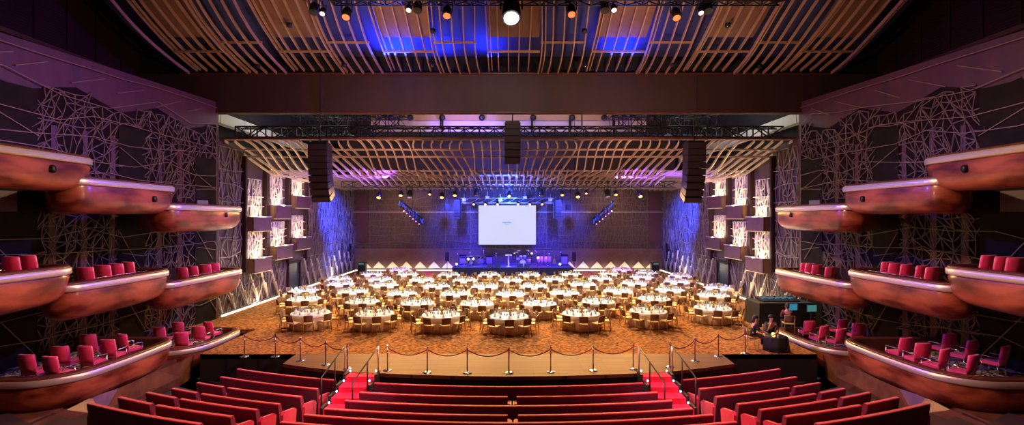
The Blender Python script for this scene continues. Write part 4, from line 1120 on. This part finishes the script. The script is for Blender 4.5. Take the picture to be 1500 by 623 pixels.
order = sorted(range(len(tables)), key=lambda i: (tables[i][2], abs(tables[i][3] - 3.5)))
NI = 30
stuff_ch, stuff_pl, stuff_nk, stuff_gl = MB(), MB(), MB(), MB()
def addx(dst, src, X, Y, Z, rz):
    c, s_ = math.cos(rz), math.sin(rz); o = len(dst.v)
    dst.v += [(X + x * c - y * s_, Y + x * s_ + y * c, Z + z) for x, y, z in src.v]
    dst.f += [[o + i for i in f] for f in src.f]; dst.mi += src.mi; dst.sm += src.sm
for rank, i in enumerate(order):
    X, Y, ri, ti = tables[i]; rn = rowname[ri]; nT = len(R_px[ri])
    if nT % 2 and ti == nT // 2: which = f'the middle table of the {rn}'; wq = f'middle table, {rn}'
    elif ti < nT / 2: which = f'the {rn} table {ordn[ti]} from the left' if ti else f'the leftmost table of the {rn}'; wq = which[4:]
    else: k = nT - 1 - ti; which = f'the {rn} table {ordn[k]} from the right' if k else f'the rightmost table of the {rn}'; wq = which[4:]
    rot = rnd.uniform(0, .63) if ri else [.3, .3, .32, .0, .05, .1, .25][ti]
    w4 = which.replace('the ', '', 1)
    copyt(tp, (X, Y, 0), rnd.uniform(0, 6), f'round banquet table with an amber-lit skirt, {w4}', f'banquet tables, {rn}')
    copy1(cl, (X, Y, .0), rnd.uniform(0, 6), f'white cloth on {which}', f'tablecloths, {rn}')
    copyt(ce, (X + .05, Y, .757), rnd.uniform(0, 6), f'orange flower centrepiece on {which}', f'table centrepieces, {rn}')
    full = rank < NI
    for k in range(10):
        a = rot + k * PI / 5        # 0 = nearest the camera
        dx, dy = -math.sin(a), -math.cos(a)
        hour = (round(6 + math.degrees(a) / 30) - 1) % 12
        jr = rnd.uniform(-.09, .09); rad = 1.16 + rnd.uniform(-.03, .06)
        cx, cy, crz = X + dx * rad, Y + dy * rad, math.atan2(-dx, dy) * 0 + (math.atan2(dy, dx) + PI / 2) + jr
        px_, py_ = X + dx * .73, Y + dy * .73
        gx, gy = X + dx * .52 + dy * .10, Y + dy * .52 - dx * .10
        if full:
            names = ['one', 'two', 'three', 'four', 'five', 'six', 'seven', 'eight', 'nine', 'ten', 'eleven', 'twelve']
            lab = f"gold chair at {names[hour]} o'clock round {which}"
            (copyt(ch, (cx, cy, 0), crz, lab, f'chairs round {which}') if ri < 2 else copy1(chf, (cx, cy, 0), crz, lab, f'chairs round {which}'))
            copy1(pl, (px_, py_, .757), 0, f'white dinner plate laid on {which}', f'plates on {which}')
            copy1(nk, (px_, py_, .772), rnd.uniform(0, 6), f'white napkin folded to a point on {which}', f'napkins on {which}')
            copy1(gl, (gx, gy, .757), 0, f'clear wine glass on {which}', f'glasses on {which}')
        else:
            addx(stuff_ch, far, cx, cy, 0, crz); addx(stuff_pl, plate_mb, px_, py_, .757, 0); addx(stuff_nk, nap_mb, px_, py_, .772, k); addx(stuff_gl, glass_mb, gx, gy, .757, 0)
        addx(stuff_gl, glass_mb, X + dx * .50 - dy * .10, Y + dy * .50 + dx * .10, .757, 0)
stuff_ch.build('distant_banquet_chairs', chm, None, 'gold banquet chairs crowded round the rear tables near the stage', 'chairs', kind='stuff')
stuff_pl.build('distant_dinnerware', M['china'], None, 'white plates set out on the rear tables near the stage', 'plates', kind='stuff')
stuff_nk.build('distant_napkins', M['napkin'], None, 'white folded napkins standing on the rear tables near the stage', 'napkins', kind='stuff')
stuff_gl.build('table_glassware', M['glass'], None, 'clear water glasses sparkling on all the banquet tables', 'glasses', kind='stuff')

for q, (x, Y, col, lab) in enumerate(((686, 45.4, 'stagelamp_c', 'bright bluish lamp at the left of the stage'), (693.5, 46.2, 'stagelamp_c', 'second bright bluish lamp, left part of the stage'), (820, 45.3, 'stagelamp_c', 'bright bluish lamp at the right end of the stage'), (788, 45.2, 'pink', 'pink lamp among the percussion'), (779, 46.9, 'stagelamp_c', 'pale lamp behind the drum kit'), (669, 44.9, 'stagelamp_c', 'bluish lamp at the left edge of the stage'))):
    if col not in E: E[col] = emit('lamp_ice', (.35, .6, 1), 7)
    r_ = empty('floor_lamp', (sx(x, Y), Y, SZ), lab, 'stage lamp', 'lamps on the stage floor')
    hh = [.75, .7, .25, .9, 1.2, .3][q]
    m = MB(); stand(m, Vector((0, 0, 0)), hh, .014); m.build('stand', M['black_metal'], r_)
    m = MB(); m.lathe([(.06, 0), (.11, .04), (.12, .16)], n=12); m.v = [(a_, -c_, hh + d_) for a_, d_, c_ in m.v]; m.build('housing', M['black_metal'], r_)
    m = MB(); m.lathe([(.11, .161), (.10, .17)], n=12); m.v = [(a_, -c_, hh + d_) for a_, d_, c_ in m.v]; m.build('lens', E[col], r_)
# ------------------------------------------------------------------ control desk and people, right of the hall
bt = empty('control_desk', (14.1, 24.2, 0), 'black draped control desk with glowing cyan console, right of the hall', 'control desk')
m = MB(); A = []
for z, e in ((0, .05), (.6, .02), (1.15, 0), (1.2, -.02)): A.append([Vector((-1.4 - e, -.7 - e, z)), Vector((1.4 + e, -.7 - e, z)), Vector((1.4 + e, .7 + e, z)), Vector((-1.4 - e, .7 + e, z))])
m.loft(A, True, 0, False, True, True); m.build('drape', M['black'], bt)
m = MB(); m.box((-.1, 0, 1.26), (1.9, .8, .12), mat4=Matrix.Rotation(.15, 3, 'X')); con = m.build('console', M['black_metal'], bt)
m = MB()
for k in range(14): m.box((-.9 + k * .12, .1, 1.33 + .02 * (k % 3)), (.05, .4, .02))
m.build('console_lights', E['cyan'], con)
for x, y, lab in ((14.0, 22.9, 'glowing monitor at the near side of the control desk'), (14.75, 22.6, 'second glowing monitor, right end of the control desk')):
    r = empty('computer_monitor', (x, y, 0), lab, 'monitor', 'control desk monitors', .15)
    m = MB(); m.box((0, 0, 1.12), (.55, .04, .36)); cas = m.build('casing', M['black_metal'], r)
    m = MB(); m.box((0, -.025, 1.12), (.50, .01, .31)); m.build('screen', E['cyan'] if x < 14.5 else E['green'], cas)
    m = MB(); m.box((0, .02, .47), (.07, .07, .94)); m.box((0, .02, .01), (.4, .35, .02)); m.build('stand', M['black_metal'], r)
lt = empty('low_table', (11.15, 19.35, 0), 'low round table under a black cloth near the rightmost posts', 'table')
m = MB(); m.lathe([(.50, .0), (.47, .3), (.44, .55), (.43, .60), (.01, .60)], n=40, fn=lambda t, z: 1 + .05 * math.sin(t * 9) * (1 - z / .6)); m.build('black_cloth', M['black'], lt)
m = MB(); m.lathe([(.42, .56), (.42, .59)], n=20); m.build('top', M['black_metal'], lt)
m = MB(); m.lathe([(.06, 0), (.07, .03), (.07, .14), (.05, .16)], n=12); lo = m.build('table_lantern', emit('lantern_glow', (1, .55, .15), 2.5), None, 'small golden lantern glowing on the low black table', 'lantern', loc=(10.95, 19.2, .60))

def person(name_label, loc, rz, J, top, hairlen, scale=1.):
    """J: joint name -> position; a continuous skinned body from pelvis outward."""
    root = empty('person', loc, name_label, 'person', 'people at the control desk', rz)
    V = []; Ed = []; Rr = []; idx = {}
    def v(n, p, r_): idx[n] = len(V); V.append(Vector(p)); Rr.append(r_); return idx[n]
    def e(a, c): Ed.append((idx[a], idx[c]))
    v('pelvis', J['pelvis'], (.15, .12)); v('waist', J['waist'], (.13, .10)); v('chest', J['chest'], (.165, .115)); v('neck', J['neck'], (.055, .055)); v('jaw', J['jaw'], (.07, .08)); v('head', J['head'], (.082, .10)); v('crown', J['crown'], (.062, .07))
    for a, c in (('pelvis', 'waist'), ('waist', 'chest'), ('chest', 'neck'), ('neck', 'jaw'), ('jaw', 'head'), ('head', 'crown')): e(a, c)
    for s, t in ((-1, 'L'), (1, 'R')):
        S, El, Wr = J['sh' + t], J['el' + t], J['wr' + t]
        v('sh' + t, S, (.062, .062)); v('el' + t, El, (.045, .045)); v('wr' + t, Wr, (.03, .026))
        e('chest', 'sh' + t); e('sh' + t, 'el' + t); e('el' + t, 'wr' + t)
        d = (Vector(Wr) - Vector(El)).normalized(); side = d.cross(Vector((0, 0, 1))).normalized() if abs(d.z) < .95 else Vector((1, 0, 0))
        pm = Vector(Wr) + d * .06; v('pm' + t, pm, (.04, .018)); e('wr' + t, 'pm' + t)
        for k in range(4):
            o = side * (k - 1.5) * .02; b0 = pm + d * .035 + o; v(f'f{k}' + t, b0, (.009, .009)); v(f'g{k}' + t, b0 + d * (.05 + .01 * (k in (1, 2))) + Vector((0, 0, -.015)), (.008, .008)); e('pm' + t, f'f{k}' + t); e(f'f{k}' + t, f'g{k}' + t)
        v('th' + t, pm + side * .045, (.010, .010)); e('pm' + t, 'th' + t)
        H, K, A, T = J['hip' + t], J['kn' + t], J['an' + t], J['to' + t]
        v('hip' + t, H, (.095, .095)); v('kn' + t, K, (.06, .06)); v('an' + t, A, (.04, .045)); v('to' + t, T, (.04, .03))
        e('pelvis', 'hip' + t); e('hip' + t, 'kn' + t); e('kn' + t, 'an' + t); e('an' + t, 'to' + t)
    def skin(nm, keep, mt, grow):
        k = [i for i in range(len(V)) if keep is None or i in keep]; mp = {o: n_ for n_, o in enumerate(k)}
        me = bpy.data.meshes.new(nm); me.from_pydata([V[i] for i in k], [(mp[a], mp[c]) for a, c in Ed if a in mp and c in mp], [])
        me.materials.append(mt); o = bpy.data.objects.new(nm, me); COL.objects.link(o); o.parent = root
        md = o.modifiers.new('skin', 'SKIN'); 
        sv = me.skin_vertices[0].data if len(me.skin_vertices) else None
        if sv is None:
            bm = __import__('bmesh').new(); bm.from_mesh(me); bm.verts.layers.skin.verify(); bm.to_mesh(me); bm.free(); sv = me.skin_vertices[0].data
        for n_, i in enumerate(k): sv[n_].radius = (Rr[i][0] + grow, Rr[i][1] + grow); sv[n_].use_root = (n_ == 0)
        md.use_smooth_shade = True; sb = o.modifiers.new('sub', 'SUBSURF'); sb.levels = 1; sb.render_levels = 1
        return o
    body = skin('body', None, M['skin'], 0)
    skin('top_garment', {idx[n] for n in ('waist', 'chest', 'shL', 'shR', 'pelvis', 'elL', 'elR')}, top, .020)
    skin('trousers', {idx[n] for n in ('pelvis', 'hipL', 'hipR', 'knL', 'knR', 'anL', 'anR')}, M['clothes'], .014)
    Hd = Vector(J['head']); f = Vector(J['face']).normalized()
    m = MB(); m.ball(Hd + Vector((0, 0, .05)) - f * .03, .105, 12, 0, 1.05)
    if hairlen: m.tube([Hd - f * .07 + Vector((0, 0, .04)), Hd - f * .10 - Vector((0, 0, hairlen * .5)), Hd - f * .08 - Vector((0, 0, hairlen))], [.08, .07, .03], 8)
    m.build('hair', M['hair'], root)
    m = MB(); m.tube([Hd + f * .095 + Vector((0, 0, .01)), Hd + f * .12 - Vector((0, 0, .03))], [.008, .015], 6); m.build('nose', M['skin'], root)
    sd_ = f.cross(Vector((0, 0, 1)))
    for s in (-1, 1):
        m = MB(); m.ball(Hd + f * .09 + sd_ * s * .032 + Vector((0, 0, .012)), .012, 6); m.build('eye', M['black'], root)
        m = MB(); m.ball(Hd + sd_ * s * .085 - Vector((0, 0, .01)), .022, 6); m.build('ear', M['skin'], root)
    m = MB(); m.bar(Hd + f * .092 - sd_ * .022 - Vector((0, 0, .055)), Hd + f * .092 + sd_ * .022 - Vector((0, 0, .055)), .012); m.build('mouth', M['seat_red'], root)
    return root
def seated(lean=0., headturn=(0, 1, 0), hand='lap'):
    J = {'pelvis': (0, 0, .54), 'waist': (0, .02 + lean * .3, .70), 'chest': (0, .04 + lean * .8, .92), 'neck': (0, .05 + lean, 1.08)}
    n = Vector(J['neck']); f = Vector(headturn).normalized()
    J['jaw'] = n + Vector((0, .02, .07)); J['head'] = n + Vector((0, .02, .16)); J['crown'] = n + Vector((0, .01, .23)); J['face'] = f
    for s, t in ((-1, 'L'), (1, 'R')):
        J['sh' + t] = (s * .19, .04 + lean * .85, 1.0)
        if hand == 'chin' and s == 1: J['el' + t] = (s * .22, .32 + lean, .74); J['wr' + t] = (s * .07, .18 + lean, .98)
        else: J['el' + t] = (s * .25, .12 + lean, .74); J['wr' + t] = (s * .14, .38 + lean * .6, .70)
        J['hip' + t] = (s * .10, .02, .52); J['kn' + t] = (s * .14, .46, .50); J['an' + t] = (s * .14, .46, .09); J['to' + t] = (s * .15, .60, .04)
    return J
def stool(x, y, lab, rz):
    o = copy_tree(ch, (x, y, 0), rz, lab, 'chairs of the desk people'); return o
for (x, y, rz, J, tp_, hl, lab, cl_) in (
    (11.25, 20.0, PI * .92, seated(.16, (-.3, 1, 0), 'chin'), M['clothes'], .0, 'seated person in black leaning chin on hand behind the low black table', 'gold chair under the person leaning chin on hand'),
    (10.35, 19.75, -PI * .55, seated(.1, (.2, 1, 0)), M['clothes'], .25, 'seated dark haired person in black, left of the low black table', 'gold chair under the dark haired person'),
    (13.45, 22.35, -.25, seated(.05, (0, 1, 0)), M['shirt'], .1, 'seated person in a maroon top facing the glowing control desk', 'gold chair at the control desk under the maroon topped person')):
    person(lab, (x, y, 0), rz, J, tp_, hl)
    c = Vector((0, -.02, 0)); c.rotate(Matrix.Rotation(rz, 3, 'Z')); stool(x + c.x, y + c.y, cl_, rz)

# ------------------------------------------------------------------ light
w = bpy.data.worlds.new('world'); sc.world = w; w.use_nodes = True
w.node_tree.nodes['Background'].inputs[0].default_value = (.30, .16, .20, 1); w.node_tree.nodes['Background'].inputs[1].default_value = .06

WARM = (1, .62, .32); TUNG = (1, .80, .58)
for x in (-11.2, -3.8, 3.8, 11.2):       # down lights over the tables
    for Y in (26.3, 32.5, 38.6):
        light('SPOT', 'table_downlight', (x, Y, 7.9 if Y > 30 else 9.2), 3500, (1, .92, .83), (x * .97, Y, 0), .25, 104, .6)
for x in (-9, -3, 3, 9):                  # amber lamps of the lower truss, thrown towards the front
    light('SPOT', 'amber_wash', (x, 34.6, 7.3), 11000, (1, .50, .13), (x * 1.0, 21.5, 0), .15, 62, .6)
light('SPOT', 'front_key', (0, 20, 14.2), 4300, (1, .78, .5), (0, 24, 0), .2, 95, .8)
for s in (-1, 1):
    light('SPOT', 'blue_corner', (s * 11.5, 37.5, 8.0), 30000, (.02, .06, 1), (s * 16.3, 42.5, 5.4), .3, 48, .8)
    light('SPOT', 'blue_low', (s * 13.4, 40.5, 2.9), 2500, (.03, .10, 1), (s * 16.3, 42, 1.5), .2, 70, .8)
    light('SPOT', 'violet_wall', (s * 7, 30, 8.0), 7500, (.24, .08, 1), (s * 16.3, 36, 4.5), .4, 100, .9)
    light('SPOT', 'violet_tables', (s * 10, 43.5, 7.8), 11000, (.40, .06, 1), (s * 9.5, 44.5, 0), .3, 60, .8)
    light('SPOT', 'stage_blue', (s * 4, 43.0, 7.4), 14000, (.03, .02, 1), (s * 2.6, 47.2, 1.0), .3, 75, .8)
    light('SPOT', 'wall_back_warm', (s * 11, 41.5, 8.0), 900, (1, .55, .38), (s * 10.5, 49, 4.5), .4, 95, .9)
    light('SPOT', 'wall_back_violet', (s * 5.5, 43.5, 8.0), 9000, (.05, .07, 1), (s * 5.5, 49, 4.0), .3, 70, .9)
    # auditorium: warm light on the opposite boxes, violet on their stage ends
    light('SPOT', 'box_warm', (-s * 5, 12.5, 13.5), 9000, (1, .58, .34), (s * 13, 15.5, 2.4), .35, 75, .8)
    light('SPOT', 'box_blue', (-s * 4, 23.8, 10.2), 9000, (.16, .10, 1), (s * 13.2, 18.0, 3.0), .25, 44, .8)
    light('SPOT', 'box_wall_warm', (-s * 6, 14, 5.3), 1300, (1, .62, .36), (s * 17, 17.5, 4.0), .3, 65, .8)
    light('SPOT', 'wall_violet', (-s * 3, 23.5, 12.3), 6000 if s < 0 else 2200, (.20, .03, 1), (s * 16.5, 21, 9), .4, 55, .9)
    light('SPOT', 'wall_violet_low', (s * 2, 27.5, 8.2), 5500, (.12, .10, 1), (s * 16.3, 27.2, 5.2), .3, 34, .8)
    light('SPOT', 'aisle_red', (s * 3.5, 11.5, 13), 10000, (1, .55, .5), (s * 5.3, 14.6, -.6), .15, 17, .7)
    light('SPOT', 'bench_side', (s * 2, 9, 12.5), 3000, (1, .30, .45), (s * 9, 13.5, -1), .4, 62, .8)
    light('SPOT', 'ceiling_wash', (s * 5, 17.5, 9.5), 1500, (1, .60, .38), (s * 7.5, 23, 14), .4, 110, .9)
    light('AREA', 'ceiling_blue', (s * 5.9, 24.1, 14.0), 420 if s < 0 else 200, (.01, .045, 1), (s * 5.9, 23.6, 15.0), 1.7, sy=1.8)
    light('SPOT', 'canopy_wash', (s * 6, 24.4, 8.2), 450, (1, .58, .48), (s * 8, 29, 9.4), .3, 125, .9)
    light('SPOT', 'canopy_violet', (s * 9.5, 31.5, 6.8), 1500, (.18, .08, 1), (s * 10, 32.0, 8.6), .3, 130, .8)
    light('AREA', 'duct_light', (s * 12.5, 31, 14.2), 260, (.95, 1, .9), (s * 15.5, 31, 12.3), 3, sy=8)
light('AREA', 'ceiling_blue', (-1.1, 24.3, 13.95), 110, (.01, .045, 1), (-1.1, 23.9, 15.0), 1.2, sy=1.0)
light('AREA', 'ceiling_blue', (-3.6, 24.5, 13.9), 90, (.01, .045, 1), (-3.6, 24.2, 15.0), 1.2, sy=.9)
light('SPOT', 'stage_magenta', (3.4, 43.4, 7.2), 2600, (1, .1, .6), (3.0, 46, 1.4), .1, 22, .6)
light('SPOT', 'stage_pale', (-4, 43.4, 7.2), 2000, (.5, .6, 1), (-3.8, 46, 1.2), .1, 20, .6)
light('SPOT', 'stage_white', (.3, 43.2, 7.2), 1500, (.6, .55, 1), (.2, 45.6, .8), .15, 30, .6)
light('SPOT', 'canopy_blue', (0, 31.5, 7.4), 6000, (.04, .10, 1), (0, 35.5, 8.6), .3, 120, .8)
light('SPOT', 'canopy_blue', (0, 40, 7.2), 6000, (.04, .10, 1), (0, 42.5, 8.6), .3, 130, .8)
light('SPOT', 'apron_wash', (0, 20.5, 12), 900, (1, .62, .42), (0, 17.6, 0), .3, 90, .9)
light('AREA', 'bridge_light', (0, 34.5, 15.0), 260, (1, .75, .6), (0, 38, 13.2), 16, sy=.8)
light('SPOT', 'bridge_violet', (-3, 33.5, 12.0), 2600, (.22, .14, 1), (-3.5, 38, 12.9), .1, 75, .5)
light('AREA', 'house_glow', (0, 12, 12.5), 90, (1, .45, .5), (0, 14, 0), 10, sy=6)
light('SPOT', 'header_glow', (0, 19.7, 13.9), 700, (1, .7, .6), (0, 25.5, 12.2), .2, 100, .9)

sc.view_settings.view_transform = 'Standard'; sc.view_settings.look = 'None'
sc.view_settings.exposure = 0.0; sc.view_settings.gamma = 1.0; sc.view_settings.use_curve_mapping = False
try:
    sc.cycles.use_denoising = True; sc.cycles.max_bounces = 6; sc.cycles.diffuse_bounces = 3; sc.cycles.glossy_bounces = 3; sc.cycles.transmission_bounces = 4
    sc.cycles.sample_clamp_indirect = 4; sc.cycles.use_light_tree = True; sc.cycles.caustics_reflective = False; sc.cycles.caustics_refractive = False
except Exception: pass
